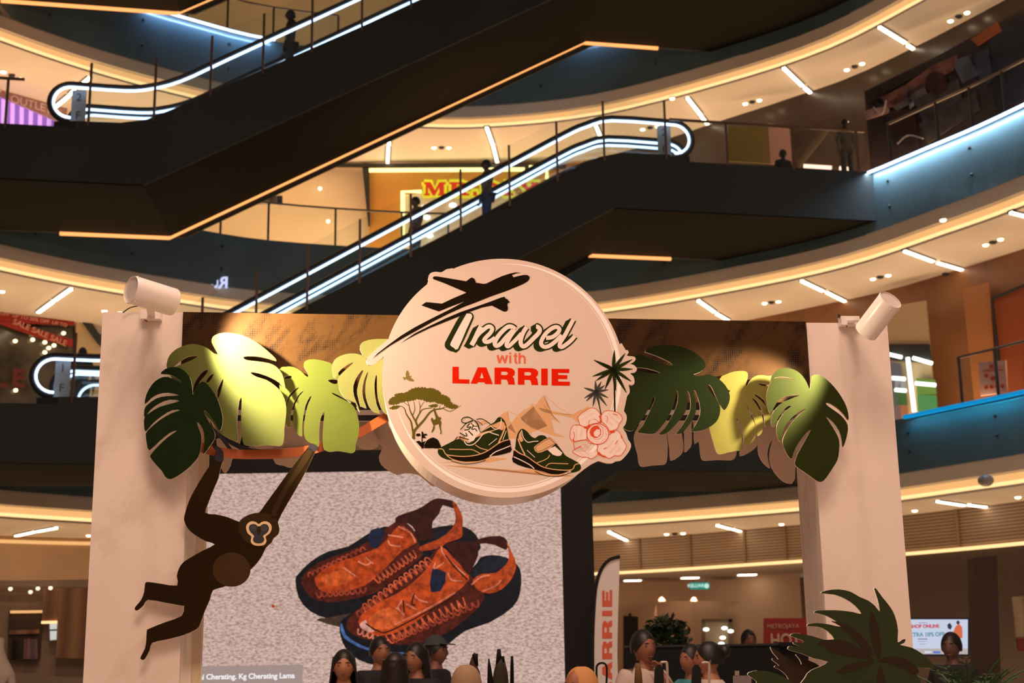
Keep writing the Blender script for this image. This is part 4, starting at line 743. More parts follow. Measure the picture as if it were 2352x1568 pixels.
# ================================================================ LED SCREEN behind the arch
SP=Plane(14.0,0)
def scrmat(name,col,s=1,tex=0):
    if name in MATS: return MATS[name]
    m=mat(name,(.01,.01,.01),.4,em=col,es=s,spec=.1)
    if tex==2:
        nt=m.node_tree;b=nt.nodes['Principled BSDF']; tc=nt.nodes.new('ShaderNodeTexCoord'); n=nt.nodes.new('ShaderNodeTexNoise'); n.inputs['Scale'].default_value=14; n.inputs['Detail'].default_value=7; n.inputs['Roughness'].default_value=.7
        r=nt.nodes.new('ShaderNodeValToRGB'); e=r.color_ramp.elements; e[0].position=.36; e[1].position=.66; e[0].color=tuple(c*.45 for c in tuple(col)[:3])+(1,); e[1].color=tuple(min(1,c*1.35) for c in tuple(col)[:3])+(1,)
        nt.links.new(tc.outputs['Object'],n.inputs['Vector']); nt.links.new(n.outputs[0],r.inputs[0]); nt.links.new(r.outputs[0],b.inputs['Emission Color'])
    elif tex:
        nt=m.node_tree;b=nt.nodes['Principled BSDF']; tc=nt.nodes.new('ShaderNodeTexCoord'); n=nt.nodes.new('ShaderNodeTexNoise'); n.inputs['Scale'].default_value=42; n.inputs['Detail'].default_value=6; n.inputs['Roughness'].default_value=.75
        r=nt.nodes.new('ShaderNodeValToRGB'); e=r.color_ramp.elements; e[0].position=.30; e[0].color=srgb(136,104,92); e[1].position=.66; e[1].color=srgb(218,190,180)
        k=e.new(.44); k.color=srgb(174,140,126); k=e.new(.53); k.color=srgb(203,174,164)
        mp=nt.nodes.new('ShaderNodeMapping'); mp.inputs['Scale'].default_value=(.6,1,1.25); mp.inputs['Rotation'].default_value=(0,.5,0); nt.links.new(tc.outputs['Object'],mp.inputs[0]); nt.links.new(mp.outputs[0],n.inputs['Vector']); nt.links.new(n.outputs[0],r.inputs[0]); nt.links.new(r.outputs[0],b.inputs['Emission Color'])
    return m
XL,XR=-3.30,.475; ZT=3.485
sc=thing('led_screen','huge lit screen picturing orange woven sandals on sand, black framed','screen',(-1.4,14,0))
MB().box(((XL+XR)/2,14.10,ZT/2+.1),(XR-XL,.16,ZT-.2)).build('display_panel',scrmat('sand_picture',(0,0,0,1),1.0,1),sc)
m=MB(); m.box(((XL+XR+.05)/2,14.12,ZT+.11),(XR-XL+.65,.26,.22)); m.box((XR+.16,14.12,ZT/2),(.32,.26,ZT)); m.box((XL-.15,14.12,ZT/2),(.3,.26,ZT)); m.box(((XL+XR)/2,14.3,ZT/2),(XR-XL+.3,.2,ZT)); m.box(((XL+XR)/2,14.12,.1),(XR-XL,.26,.22)); m.build('frame',m_bl,sc)
k=[0]
def SCR(name,P,col,s=1,sm=2,par=sc,lines=None):
    k[0]+=1; mb=MB(); o=.003*1+.0012*k[0]
    if lines is not None:
        for i,q in enumerate(lines): line(mb,SP,cS(q),lines_w/3.5,o+.00005*i)
    else:
        for q in (P if isinstance(P[0][0],(tuple,list)) else [P]): flat(mb,SP,cS(q),o,.0008,sm)
    return mb.build(name,scrmat(name+'_pixels%d'%int(1000*sum(tuple(col)[:3])),col,s,2),par)
bs=SCR('back_sandal',[(135,740),(160,690),(260,590),(400,510),(560,470),(700,380),(850,310),(1000,330),(1100,350),(1250,320),(1380,300),(1500,315),(1580,370),(1620,450),(1600,520),(1400,640),(1200,760),(1000,900),(800,960),(640,1010),(560,1040),(400,1050),(250,990),(160,880)],srgb(14,18,24))
SCR('shadow_patch',[(420,1040),(640,1000),(560,1080),(500,1120),(300,1060)],srgb(70,50,42),1,2,bs)
SCR('woven_border',[(180,760),(210,690),(320,600),(480,540),(650,470),(760,400),(900,300),(980,260),(1080,330),(1130,460),(1160,540),(1050,640),(900,760),(760,850),(560,900),(400,920),(260,880)],srgb(78,26,18),1,2,bs)
SCR('orange_upper',[(290,740),(320,690),(420,620),(560,570),(700,520),(800,480),(880,400),(950,320),(1010,310),(1080,380),(1110,440),(1000,500),(900,600),(800,700),(700,780),(560,830),(420,850),(320,810)],srgb(176,62,22),1,2,bs)
SCR('toe_patch',[(340,735),(400,690),(500,660),(570,690),(590,740),(500,780),(400,785)],srgb(204,84,34),1,2,bs)
SCR('heel_hole',[(1180,460),(1240,380),(1300,340),(1390,330),(1450,350),(1400,410),(1250,450)],srgb(18,26,38),1,2,bs)
SCR('dark_strap',[(940,240),(1000,210),(1120,170),(1200,120),(1250,90),(1300,85),(1400,105),(1440,150),(1400,165),(1320,140),(1290,210),(1240,270),(1235,330),(1250,380),(1180,430),(1110,410),(1095,340),(1040,285),(950,285)],srgb(52,16,14),1,2,bs)
SCR('orange_strap',[(1400,105),(1440,150),(1480,240),(1475,330),(1470,400),(1350,440),(1300,480),(1150,510),(1140,470),(1290,410),(1390,330),(1425,240),(1405,160)],srgb(168,60,24),1,2,bs)
SCR('buckle',[(740,340),(800,320),(860,350),(830,420),(790,490),(730,470),(720,400)],srgb(24,34,58),1,1,bs)
fs=SCR('front_sandal',[(490,1120),(520,1050),(600,1000),(720,890),(900,800),(1000,690),(1100,630),(1250,560),(1400,600),(1560,640),(1620,560),(1720,540),(1830,560),(1920,620),(1950,700),(1940,850),(1880,960),(1700,1080),(1500,1150),(1350,1270),(1200,1390),(1000,1440),(800,1430),(640,1380),(540,1290),(500,1200)],srgb(13,17,24))
SCR('sole_edge_light',[(495,1110),(510,1090),(540,1180),(620,1240),(720,1285),(880,1320),(1000,1320),(1000,1335),(870,1335),(700,1300),(600,1255),(520,1200)],srgb(70,100,150),1,2,fs)
SCR('woven_border',[(540,1120),(580,1030),(720,910),(900,790),(1050,700),(1200,580),(1290,470),(1420,560),(1560,720),(1660,880),(1500,1060),(1320,1180),(1080,1260),(850,1250),(640,1200)],srgb(78,26,18),1,2,fs)
SCR('orange_upper',[(640,1080),(680,1000),(800,920),(950,850),(1080,760),(1180,660),(1240,570),(1310,470),(1400,560),(1500,660),(1530,740),(1400,860),(1250,960),(1100,1080),(950,1160),(800,1190),(700,1150)],srgb(184,66,24),1,2,fs)
SCR('toe_patch',[(720,1070),(780,1000),(880,960),(960,1000),(1010,1060),(930,1120),(820,1140),(750,1120)],srgb(206,88,40),1,2,fs)
SCR('toe_shine',[(650,1100),(700,1060),(720,1110),(770,1150),(740,1160),(680,1140)],srgb(214,150,136),1,2,fs)
SCR('heel_bed',[(1540,700),(1620,600),(1720,550),(1830,570),(1850,620),(1760,670),(1640,690),(1580,720)],srgb(20,28,38),1,2,fs)
SCR('dark_strap',[(1340,460),(1420,430),(1560,430),(1640,400),(1780,385),(1840,430),(1830,500),(1740,460),(1610,450),(1605,540),(1560,640),(1520,700),(1440,580)],srgb(56,17,15),1,2,fs)
SCR('orange_strap',[(1830,430),(1880,530),(1910,620),(1880,720),(1800,810),(1700,850),(1600,820),(1560,740),(1640,690),(1750,680),(1840,600),(1850,520)],srgb(178,66,24),1,2,fs)
SCR('buckle',[(1235,650),(1290,655),(1345,680),(1340,760),(1300,830),(1225,840),(1215,760)],srgb(22,32,56),1,1,fs)
def lacing(par,c0,c1,n,w,amp,col,name='lace'):
    global lines_w; lines_w=w; q=[]
    for i in range(n):
        t=i/n; x=c0[0]+(c1[0]-c0[0])*t;y=c0[1]+(c1[1]-c0[1])*t; dx,dy=c1[0]-c0[0],c1[1]-c0[1];l=math.hypot(dx,dy);ux,uy=dx/l,dy/l; s=l/n
        q.append([(x,y),(x+ux*s*.3-uy*amp,y+uy*s*.3+ux*amp),(x+ux*s*.8-uy*amp*.9,y+uy*s*.8+ux*amp*.9),(x+ux*s,y+uy*s)])
    SCR(name,None,col,1,2,par,q)
c1=srgb(196,84,50);c2=srgb(150,58,38);c3=srgb(214,120,92)
lacing(fs,(860,1185),(1480,880),13,13,75,c1); lacing(fs,(900,1200),(1600,900),14,16,48,c2,'lace_shade'); lacing(fs,(640,1040),(1230,620),15,15,-40,c2,'lace_shade'); lacing(fs,(700,1000),(1240,600),13,12,-60,c1); lacing(fs,(640,1130),(880,1215),6,14,40,c3,'lace_light')
lacing(bs,(760,720),(1080,500),10,12,60,c1); lacing(bs,(240,720),(700,500),12,14,-30,c2,'lace_shade'); lacing(bs,(300,840),(700,800),9,14,40,c2,'lace_shade')
lines_w=12
SCR('lace_light',None,c3,1,2,fs,[[(1000,900),(960,960),(1010,1030)],[(940,960),(1010,1020)],[(1080,850),(1130,900),(1200,920)],[(1020,930),(1110,980)],[(1260,600),(1250,650),(1330,600)],[(1360,680),(1390,740),(1480,750)],[(1310,470),(1330,540),(1500,700)],[(930,1100),(1180,980),(1420,840)],[(1550,780),(1620,720),(1700,700)],[(1640,830),(1740,790),(1790,740)]])
SCR('lace_light',None,c3,1,2,bs,[[(880,380),(960,390),(1000,400)],[(880,420),(900,460),(980,470)],[(640,590),(700,620),(740,600)],[(520,640),(620,710)],[(700,560),(760,610)],[(960,310),(1060,360),(1100,440)]])
SCR('lace_dark',None,srgb(46,18,16),1,2,fs,[[(1090,850),(1070,930),(1100,940)],[(1000,900),(1010,1000)],[(700,1090),(800,1150),(920,1140),(1400,880)],[(1340,540),(1420,640),(1520,740)]])
SCR('orange_fragment',[(-60,950),(-50,935),(-35,940),(-32,960),(-50,965)],srgb(190,70,30),1,1,sc)
p0=SP.p(460,1568,0);a=SP.p(440,1530,.03);b=SP.p(694,1568,.03)
m=MB(); m.hexa([(a.x,13.985,b.z-.3),(b.x,13.985,b.z-.3),(b.x,13.995,b.z-.3),(a.x,13.995,b.z-.3)],[(a.x,13.985,a.z),(b.x,13.985,a.z),(b.x,13.995,a.z),(a.x,13.995,a.z)]); cb=m.build('caption_bar',scrmat('caption_bar_pixels',srgb(160,140,134),1),sc)
text('caption','tai Cherating, Kg Cherating Lama',.072,(SP.p(566,1553).x,13.97,SP.p(566,1553).z),PI/2,0,scrmat('caption_pixels',srgb(236,232,236),1.1),cb,bold=.0018)
# ================================================================ PEOPLE
SK={}
def skin(c): return mat('skin_%d_%d'%(c[0],c[1]),srgb(*c),.55)
def cloth(n,c): return mat('cloth_'+n,srgb(*c),.8)
def hairm(n='black',c=(22,16,14)): return mat('hair_'+n,srgb(*c),.5)
def skinmesh(name,V,E,R,m,par,sub=2):
    me=bpy.data.meshes.new(name); me.from_pydata(V,E,[]); o=bpy.data.objects.new(name,me); C.objects.link(o)
    sk=o.modifiers.new('s','SKIN')
    for i,r in enumerate(R): 
        q=me.skin_vertices[0].data[i]; q.radius=(r,r) if not isinstance(r,tuple) else r; q.use_root=(i==0)
    sk.use_smooth_shade=True
    sb=o.modifiers.new('u','SUBSURF'); sb.levels=sub
    dg=bpy.context.evaluated_depsgraph_get(); dg.update(); n=bpy.data.meshes.new_from_object(o.evaluated_get(dg)); n.name=name
    bpy.data.objects.remove(o); return n
def person(label,loc,yaw,h=1.68,skinc=(170,115,85),shirt=('black',(20,20,24)),trousers=('dark',(30,34,44)),hair='short',hairc=(20,15,13),arms='down',sleeve='short',category='person',group=None,nod=0,extra=None):
    """standing figure; faces -Y when yaw=0"""
    s=h/1.70; X=Matrix.Translation(Vector(loc))@Matrix.Rotation(yaw,4,'Z')@Matrix.Scale(s,4)
    root=thing('person',label,category,loc,group)
    def TR(me): me.transform(X); return me
    # skeleton: 0 pelvis,1 waist,2 chest,3 neck base,4 neck,5 skull base
    V=[(0,0,.93),(0,0,1.10),(0,.005,1.30),(0,.01,1.445),(0,-.002,1.51),(0,-.015,1.58)]
    E=[(0,1),(1,2),(2,3),(3,4),(4,5)]; R=[(.15,.11),(.135,.10),(.155,.105),(.092,.08),(.052,.052),(.06,.07)]
    for sx in (-1,1):
        b=len(V); V+=[(sx*.09,0,.84),(sx*.10,-.01,.48),(sx*.10,.01,.09),(sx*.10,-.13,.04)]; E+=[(0,b),(b,b+1),(b+1,b+2),(b+2,b+3)]; R+=[(.09,.09),(.06,.06),(.045,.045),(.04,.03)]
    ap={'down':[(.165,.01,1.395),(.235,.02,1.12),(.245,-.06,.88),(.245,-.09,.80)],'face':[(.165,.0,1.39),(.20,-.14,1.14),(.06,-.24,1.34),(.03,-.17,1.44)],'phone':[(.165,0,1.39),(.22,-.04,1.12),(.12,-.27,1.16),(.06,-.32,1.20)]}
    hands=[]
    for sx in (-1,1):
        k_=arms if not isinstance(arms,tuple) else arms[0 if sx<0 else 1]
        b=len(V); A=[(sx*p[0],p[1],p[2]) for p in ap[k_]]; V+=A; E+=[(2,b),(b,b+1),(b+1,b+2),(b+2,b+3)]; R+=[(.058,.055),(.042,.042),(.030,.030),(.028,.020)]
        # five fingers rooted in the palm
        d=(Vector(A[3])-Vector(A[2])).normalized(); n=d.cross(Vector((1,0,0)) if abs(d.x)<.8 else Vector((0,1,0))).normalized(); u=d.cross(n)
        hands.append((Vector(A[3]),d,n,u,sx))
    me=TR(skinmesh('body',V,E,R,None,None,1)); 
    body=link('body',me,skin(skinc),root,True)
    m=MB()
    for p,d,n,u,sx in hands:
        for i,l in enumerate((.060,.070,.068,.055)):
            q=p+n*(i-1.5)*.014+d*.02; m.tube([q,q+d*l*.5,q+d*l*.8+u*.012,q+d*l*.95+u*.024],[.0085,.008,.0075,.006],6)
        q=p-n*.022; m.tube([q,q-n*.018+d*.02,q-n*.02+d*.045],[.010,.009,.007],6)
    o=m.build('fingers',skin(skinc),root,True); o.data.transform(X)
    # head with face
    hm=MB(); hc=Vector((0,-.02,1.60)); n,mr=24,18
    bb=len(hm.v)
    for j in range(mr+1):
        t=PI*j/mr
        for i in range(n):
            a=2*PI*i/n; x=math.sin(t)*math.cos(a);y=math.sin(t)*math.sin(a);z=math.cos(t)
            jaw=1-.34*max(0,-z)**1.3; X1=.077*x*jaw; Y1=.095*y*(1-.16*max(0,-z)); Z1=.118*z
            if y<0:
                g=lambda cx,cz,sx,sz:math.exp(-((X1-cx)/sx)**2-((Z1-cz)/sz)**2)
                Y1-=.020*g(0,-.022,.012,.020)+.008*g(0,.005,.008,.02)+.007*g(0,-.058,.02,.010)+.006*g(0,-.1,.025,.02)
                Y1+=.008*(g(.030,.008,.016,.012)+g(-.030,.008,.016,.012))
            hm.v.append((hc.x+X1,hc.y+Y1,hc.z+Z1))
    for j in range(mr):
        for i in range(n): hm.f.append((bb+j*n+i,bb+(j+1)*n+i,bb+(j+1)*n+(i+1)%n,bb+j*n+(i+1)%n))
    for sx in (-1,1): hm.ell((sx*.078,-.012,1.595),(.010,.018,.028),8,6)
    hd=hm.build('head',skin(skinc),root,True); hd.data.transform(X)
    if nod: pass
    m=MB()
    for sx in (-1,1): m.ell((sx*.030,-.097,1.610),(.014,.006,.006),10,6)
    e=m.build('eyes',mat('eye_dark',(.02,.015,.012),.2),hd,True); e.data.transform(X)
    m=MB()
    for sx in (-1,1): m.tube([(sx*.014,-.106,1.631),(sx*.031,-.107,1.637),(sx*.048,-.098,1.631)],.0035,5)
    e=m.build('eyebrows',hairm(),hd); e.data.transform(X)
    m=MB(); m.tube([(-.024,-.103,1.540),(0,-.112,1.538),(.024,-.103,1.540)],[.003,.006,.003],6); e=m.build('mouth',mat('lips',srgb(105,60,48),.5),hd); e.data.transform(X)
    # clothes: a little wider than the body
    def dress(name,idx,infl,m_,sub=2,extra=None):
        vs=[V[i] for i in idx]; mp={v:i for i,v in enumerate(idx)}; es=[(mp[a],mp[b]) for a,b in E if a in mp and b in mp]; rs=[(R[i][0]+infl,R[i][1]+infl) for i in idx]
        return link(name,TR(skinmesh(name,vs,es,rs,None,None,1)),m_,root,True)
    arm=[14,15,18,19]+( [16,20] if sleeve=='long' else [])
    if sleeve=='none': arm=[14,18]
    dress('shirt',[0,1,2,3]+sorted(arm),.018,cloth(*shirt)); dress('trousers',[0,6,7,8,10,11,12],.014,cloth(*trousers))
    m=MB()
    for sx in(-1,1): m.ell((sx*.10,-.05,.04),(.05,.13,.045),10,6)
    o=m.build('shoes',cloth('shoe',(30,28,28)),root,True); o.data.transform(X)
    # hair
    hcx=Vector((0,-.005,1.612)); m=MB()
    def shell(rx,ry,rz,cut,zlow,nn=24,mm=14):
        b=len(m.v)
        for j in range(mm+1):
            t=PI*j/mm*.62
            for i in range(nn):
                a=2*PI*i/nn; y=math.sin(a)
                tt=t*(1-.40*max(0,-y)**1.6) if cut else t
                m.v.append((hcx.x+rx*math.sin(tt)*math.cos(a),hcx.y+ry*math.sin(tt)*y+.006,hcx.z+rz*math.cos(tt)))
        for j in range(mm):
            for i in range(nn): m.f.append((b+j*nn+i,b+(j+1)*nn+i,b+(j+1)*nn+(i+1)%nn,b+j*nn+(i+1)%nn))
    HM=hairm('h%d'%hairc[0],hairc)
    if hair in('short','long','bun','cap'):
        shell(.090,.110,.126,True,0)
        if hair=='long':
            b=len(m.v); nn=20; Z=[1.68,1.60,1.52,1.42,1.32,1.24]; W=[.086,.098,.108,.118,.118,.10]
            for z,w_ in zip(Z,W):
                for i in range(nn):
                    a=-.55+(PI+1.1)*i/(nn-1); m.v.append((w_*math.cos(a),.015+(w_*.98)*math.sin(a),z))
            for j in range(len(Z)-1):
                for i in range(nn-1): m.f.append((b+j*nn+i,b+(j+1)*nn+i,b+(j+1)*nn+i+1,b+j*nn+i+1))
        if hair=='bun': m.ell((0,.12,1.66),(.05,.05,.05),12,8)
        o=m.build('hair',HM,root,True); o.data.transform(X)
        if hair=='cap':
            m=MB(); shell(.096,.116,.134,False,0,24,8); 
            m.v=[v if v[2]>1.655 else (v[0],v[1],1.655) for v in m.v]
            m.prism([(.075*math.cos(PI+PI*i/10),-.085+.11*math.sin(PI+PI*i/10),1.665-.012*math.sin(PI*i/10)) for i in range(11)],(0,0,.008)); o=m.build('cap',cloth('cap',(52,60,58)),root,True); o.data.transform(X)
    if hair=='hijab':
        m=MB(); nn=32; rows=[]
        b=0
        # scarf: closed hood with a face opening, flowing onto shoulders
        prof=[(1.735,.02,0),(1.725,.05,0),(1.70,.082,.0),(1.66,.102,.0),(1.60,.112,.15),(1.54,.112,.2),(1.49,.105,.1),(1.45,.125,.0),(1.41,.17,0),(1.36,.205,0),(1.28,.215,0),(1.20,.20,0)]
        for z,r_,op in prof:
            for i in range(nn+1):
                a=-PI/2+.62+(2*PI-1.24)*i/nn if 1.50<z<1.69 else -PI/2+2*PI*i/nn
                m.v.append((r_*math.cos(a)*(.92 if z>1.46 else 1.05),.012+r_*1.08*math.sin(a)*(1 if z>1.46 else .8),z))
        for j in range(len(prof)-1):
            for i in range(nn): m.f.append((j*(nn+1)+i,(j+1)*(nn+1)+i,(j+1)*(nn+1)+i+1,j*(nn+1)+i+1))
        o=m.build('headscarf',cloth('scarf%d_%d'%(hairc[0],hairc[1]),hairc),root,True); o.data.transform(X)
        mod=o.modifiers.new('sol','SOLIDIFY'); mod.thickness=.006; sb=o.modifiers.new('sub','SUBSURF'); sb.levels=1; sb.render_levels=1
    return root
def place(px,ytop,Y,**k):
    """head top seen at (px,ytop) on depth Y"""
    p=aty(px,ytop,Y); return (p.x,Y,0),p.z
def crowd(label,px,ytop,Y,yaw,**k):
    p=aty(px,ytop,Y); return person(label,(p.x,Y+0,0),yaw,h=p.z/1.73*1.70,**k)
crowd('woman with shoulder-length black hair facing the camera, leftmost of the crowd before the screen',790,1492,10.4,.1,skinc=(176,116,84),hair='long')
crowd('tall man with short black hair in a black shirt before the lit sandal picture',872,1462,12.4,.45,skinc=(150,98,72),hair='short')
crowd('woman seen from behind with long dark brown hair between the men before the screen',908,1499,9.4,PI-.2,skinc=(170,120,90),hair='long',hairc=(28,14,12))
crowd('woman with long dark hair looking left, beside the man in the cap',957,1476,11.2,-.5,skinc=(150,98,72),hair='long',hairc=(18,10,10))
crowd('man in a grey-green baseball cap and black shirt looking right before the screen',1000,1461,12.6,1.1,skinc=(120,76,60),hair='cap')
crowd('person in a pale beige headscarf seen from behind at the bottom edge',1072,1527,8.2,PI-.3,skinc=(170,120,90),hair='hijab',hairc=(170,138,108),shirt=('beige',(120,95,70)),sleeve='long')
crowd('person in an orange-tan headscarf at the bottom edge under the round sign',1332,1531,7.7,-.75,skinc=(160,100,70),hair='hijab',hairc=(205,145,88),shirt=('tan',(120,85,60)),sleeve='long')
crowd('young man in a white tee shirt holding his hand to his face by the banner',1475,1447,10.6,.5,skinc=(140,88,66),hair='short',shirt=('white',(196,178,164)),arms=('down','face'))
crowd('woman in a teal top beside the white shirted man',1588,1480,11.2,-.9,skinc=(150,95,70),hair='short',shirt=('teal',(62,140,150)))
crowd('dark haired person in a white sleeveless top facing left beside the woman in teal',1628,1474,10.4,-1.5,skinc=(160,105,78),hair='bun',shirt=('white2',(200,184,170)),sleeve='short')
crowd('dark haired person behind the black counter left of the red sign',1718,1446,18,.2,skinc=(120,72,58),shirt=('charcoal',(30,26,28)))
crowd('person in dark clothes standing before the lit wall screen at lower right',2183,1452,12.5,-.6,skinc=(90,60,48),shirt=('blackish',(24,22,22)),hair='bun')
# people on the galleries and escalators
def up(label,px,ytop,ctr_of,**k):
    pass
def onplane(px,py,o): r=ray(px,py); t=(28+o)/(r.y-.2*r.x); return CAM+r*t
for lb,px,py,of,yaw,kw in (('man in a grey shirt and jeans standing on the middle escalator before the yellow sign',1117,367,.85,-1.2,dict(shirt=('grey',(120,112,104)),trousers=('jeans',(40,70,110)),skinc=(90,60,48))),
    ('faint man with dark hair farther back on the middle escalator left of the yellow sign',955,452,2.35,-1.0,dict(shirt=('greyblue',(110,108,118)),skinc=(120,80,60))),
    ('person in dark clothes riding the long upper escalator at top left',668,24,.85,-1.2,dict(shirt=('navyblack',(16,16,22)),skinc=(50,36,36)))):
    p=onplane(px,py,of); person(lb,(p.x,p.y,p.z-1.73),yaw,h=1.70,hair='short',**kw)
for lb,px,py,Y,z,kw in (('dark silhouetted person with broad shoulders on the first gallery at left',192,772,29.5,T[1],dict(shirt=('ink',(14,16,20)),skinc=(30,26,26))),
    ('dark seated-height person behind the landing rail at upper right',1797,343,31.2,T[2]-.55,dict(shirt=('ink',(14,16,20)),skinc=(26,22,24))),
    ('dark standing person behind the landing rail nearest the dark mural at upper right',1938,272,30.6,T[2],dict(shirt=('ink',(14,16,20)),skinc=(40,30,28)))):
    p=aty(px,py,Y); person(lb,(p.x,Y,z),.3,h=max(1.45,min(1.85,(p.z-z)/1.73*1.70)),hair='short',**kw)
# ================================================================ SHOPFRONTS AND SIGNS
def wbox(m,Pl,x0,y0,x1,y1,off,th):
    a=[Pl.p(x0,y1,off),Pl.p(x1,y1,off),Pl.p(x1,y0,off),Pl.p(x0,y0,off)]; b=[p-Pl.n*th for p in a]; return m.hexa(a,b)
# yellow shop sign at the back of the second gallery
YP=Plane(38.0,0)
o=thing('shop_sign','glowing red and yellow shop sign letters behind the middle escalator','sign',YP.p(1095,440,.3))
def glyph(s,cxpx,w,h,cy):
    pass
struct(wbox(MB(),YP,848,381,1300,590,.06,.06).build('wall_back',mat('ochre_front',(.60,.27,.04),.5)))
m_yl=glow('yellow_letter_glow',srgb(236,214,40),1.1); m_rl=glow('red_letter_glow',srgb(225,52,20),1.0)
SG={'M':([(0,0),(3,0),(5,6),(7,0),(10,0),(10,1.6),(9.2,1.6),(9.2,8.4),(10,8.4),(10,10),(6.4,10),(6.4,8.4),(7,8.4),(7,4),(5,10),(4,10),(1.9,4),(1.9,8.4),(2.7,8.4),(2.7,10),(0,10),(0,8.4),(.7,8.4),(.7,1.6),(0,1.6)],),
'R':([(0,0),(6.5,0),(9,1.2),(9,4.2),(7.2,5.6),(8.8,8.4),(10,8.4),(10,10),(6.6,10),(4.4,6),(3.6,6),(3.6,8.4),(4.6,8.4),(4.6,10),(0,10),(0,8.4),(1,8.4),(1,1.6),(0,1.6)],[(3.6,1.8),(5.8,1.8),(6.3,2.4),(6.3,3.6),(5.8,4.3),(3.6,4.3)]),
'D':([(0,0),(6,0),(9.4,2),(10,5),(9.4,8),(6,10),(0,10),(0,8.4),(1,8.4),(1,1.6),(0,1.6)],[(3.8,1.9),(5.4,1.9),(6.8,3.2),(7.1,5),(6.8,6.8),(5.4,8.1),(3.8,8.1)]),
'I':([(0,0),(10,0),(10,1.8),(7.2,1.8),(7.2,8.2),(10,8.2),(10,10),(0,10),(0,8.2),(2.8,8.2),(2.8,1.8),(0,1.8)],),
'Y':([(0,0),(4.4,0),(4.4,1.6),(3.9,1.6),(5.4,4),(6.8,1.6),(6.2,1.6),(6.2,0),(10,0),(10,1.6),(9.3,1.6),(6.7,6),(6.7,8.4),(7.7,8.4),(7.7,10),(3,10),(3,8.4),(4,8.4),(4,6),(1.2,1.6),(0,1.6)],)}
x=974
m=MB(); mb=MB()
for ch,w in (('M',50),('R',46),('.',14),('D',44),('I',24),('Y',50)):
    if ch=='.':
        flat(mb,YP,[(x+1,440),(x+9,440),(x+9,449),(x+1,449)],.32,.03); flat(m,YP,[(x-4,433),(x+14,433),(x+14,454),(x-4,454)],.25,.06); x+=w+4; continue
    L=[[(x+p[0]*w/10,418+p[1]*3.1) for p in lp] for lp in SG[ch]]
    flat(mb,YP,L,.32,.03); 
    flat(m,YP,L,.27,.06); line(m,YP,L[0]+[L[0][0]],13,.315,None,1); x+=w+8
m.build('yellow_backing',m_yl,o); mb.build('red_letters',m_rl,o)
m_yt=glow('yellow_tube_glow',srgb(255,240,150),2.2)
def tubes(label,P,r=.06,pl=YP,off=.35,m=None,cat_='light tube'):
    return tag(MB().tube([pl.p(x,y,off) for x,y in P],r,6).build('light_tube',m or m_yt),label,cat_)
tubes('long warm white light tube over the yellow shop sign',[(848,391),(1205,389)])
tubes('warm white light tube framing the shop entrance left of the yellow sign',[(925,568),(925,440),(968,440)])
tubes('warm white light tube bending down at the right of the yellow sign',[(1215,384),(1256,384),(1256,410)])
# bright shop interior under the sign
m=MB(); wbox(m,YP,930,446,1240,600,.24,.1); tag(m.build('shop_entrance',mat('shop_bright',(.75,.62,.45),.6)),'pale open entrance wall of the shop under the yellow sign','shop entrance')
for i,(x,y) in enumerate(((975,476),(980,499),(985,520),(987,541),(1040,471))):
    MBo=MB(); MBo.ell(YP.p(x,y,.4),(.11,.06,.07),12,6); tag(MBo.build('shop_light',glow('white_shop_glow',srgb(250,245,225),3)),('highest','second highest','third highest','lowest','rightmost')[i]+' round white light inside the shop under the yellow sign','ceiling lamp','lights inside the yellow sign shop')
# dark column between cream wall and ochre front
m=MB(); m.hexa([YP.p(832,384,.2),YP.p(848,384,.2),YP.p(850,520,.2),YP.p(846,520,.2)],[YP.p(832,384,.0),YP.p(848,384,.0),YP.p(850,520,.0),YP.p(846,520,.0)]); tag(m.build('shop_column',m_dark),'dark tapering column between the cream wall and the ochre shopfront','column')
m=MB(); m.bar(YP.p(700,379,.2),YP.p(1300,383,.2),.1,.1); tag(m.build('shadow_gap_trim',m_dark),'dark trim line where the cream wall meets the ceiling above the yellow sign','trim')
# small wall lights on cream wall, hanging direction sign
for x,y,pos in ((735,433,'upper'),(586,509,'lower left'),(754,508,'lower right')):
    q=MB(); q.ell(YP.p(x,y,-.2 if x<0 else .25),(.055,.05,.055),10,6); tag(q.build('wall_light',glow('small_wall_glow',srgb(255,240,205),3)),pos+' tiny round light on the cream wall above the middle escalator','wall light','tiny lights on the cream wall')
HP=Plane(35.5,0)
o=thing('direction_sign','hanging dark direction sign with an arrow left of the cream wall','sign',HP.p(610,460))
m=MB(); wbox(m,HP,568,449,636,468,0,.08); m.build('sign_board',mat('sign_bronze',(.30,.25,.18),.5),o)
m=MB(); wbox(m,HP,637,449,648,469,.005,.09); m.build('blue_tile',mat('sign_blue',(.03,.05,.10),.5),o)
m=MB(); m.bar(HP.p(622,466,.05),HP.p(622,453,.05),.05,.02); m.bar(HP.p(622,452,.05),HP.p(616,459,.05),.05,.02); m.bar(HP.p(622,452,.05),HP.p(628,459,.05),.05,.02); m.build('arrow',mat('sign_dark',(.04,.04,.04),.5),o)
m=MB(); m.bar(HP.p(560,452,.0)+Vector((0,0,.0)),(HP.p(560,452).x,35.5,CE[3]),.02,.02); m.bar(HP.p(630,452),(HP.p(630,452).x,35.5,CE[3]),.02,.02); m.build('hanger',m_dark,o)
m=MB(); wbox(m,YP,440,490,495,530,.3,.05); tag(m.build('pink_panel',mat('pink_wall',(.62,.38,.36),.7)),'pink wall panel at the left end of the cream wall','wall panel')
m=MB(); wbox(m,YP,497,480,514,540,.45,.05); tag(m.build('pull_up_poster',mat('poster_pale',(.62,.45,.42),.7)),'narrow pale standing poster beside the pink wall panel','poster')
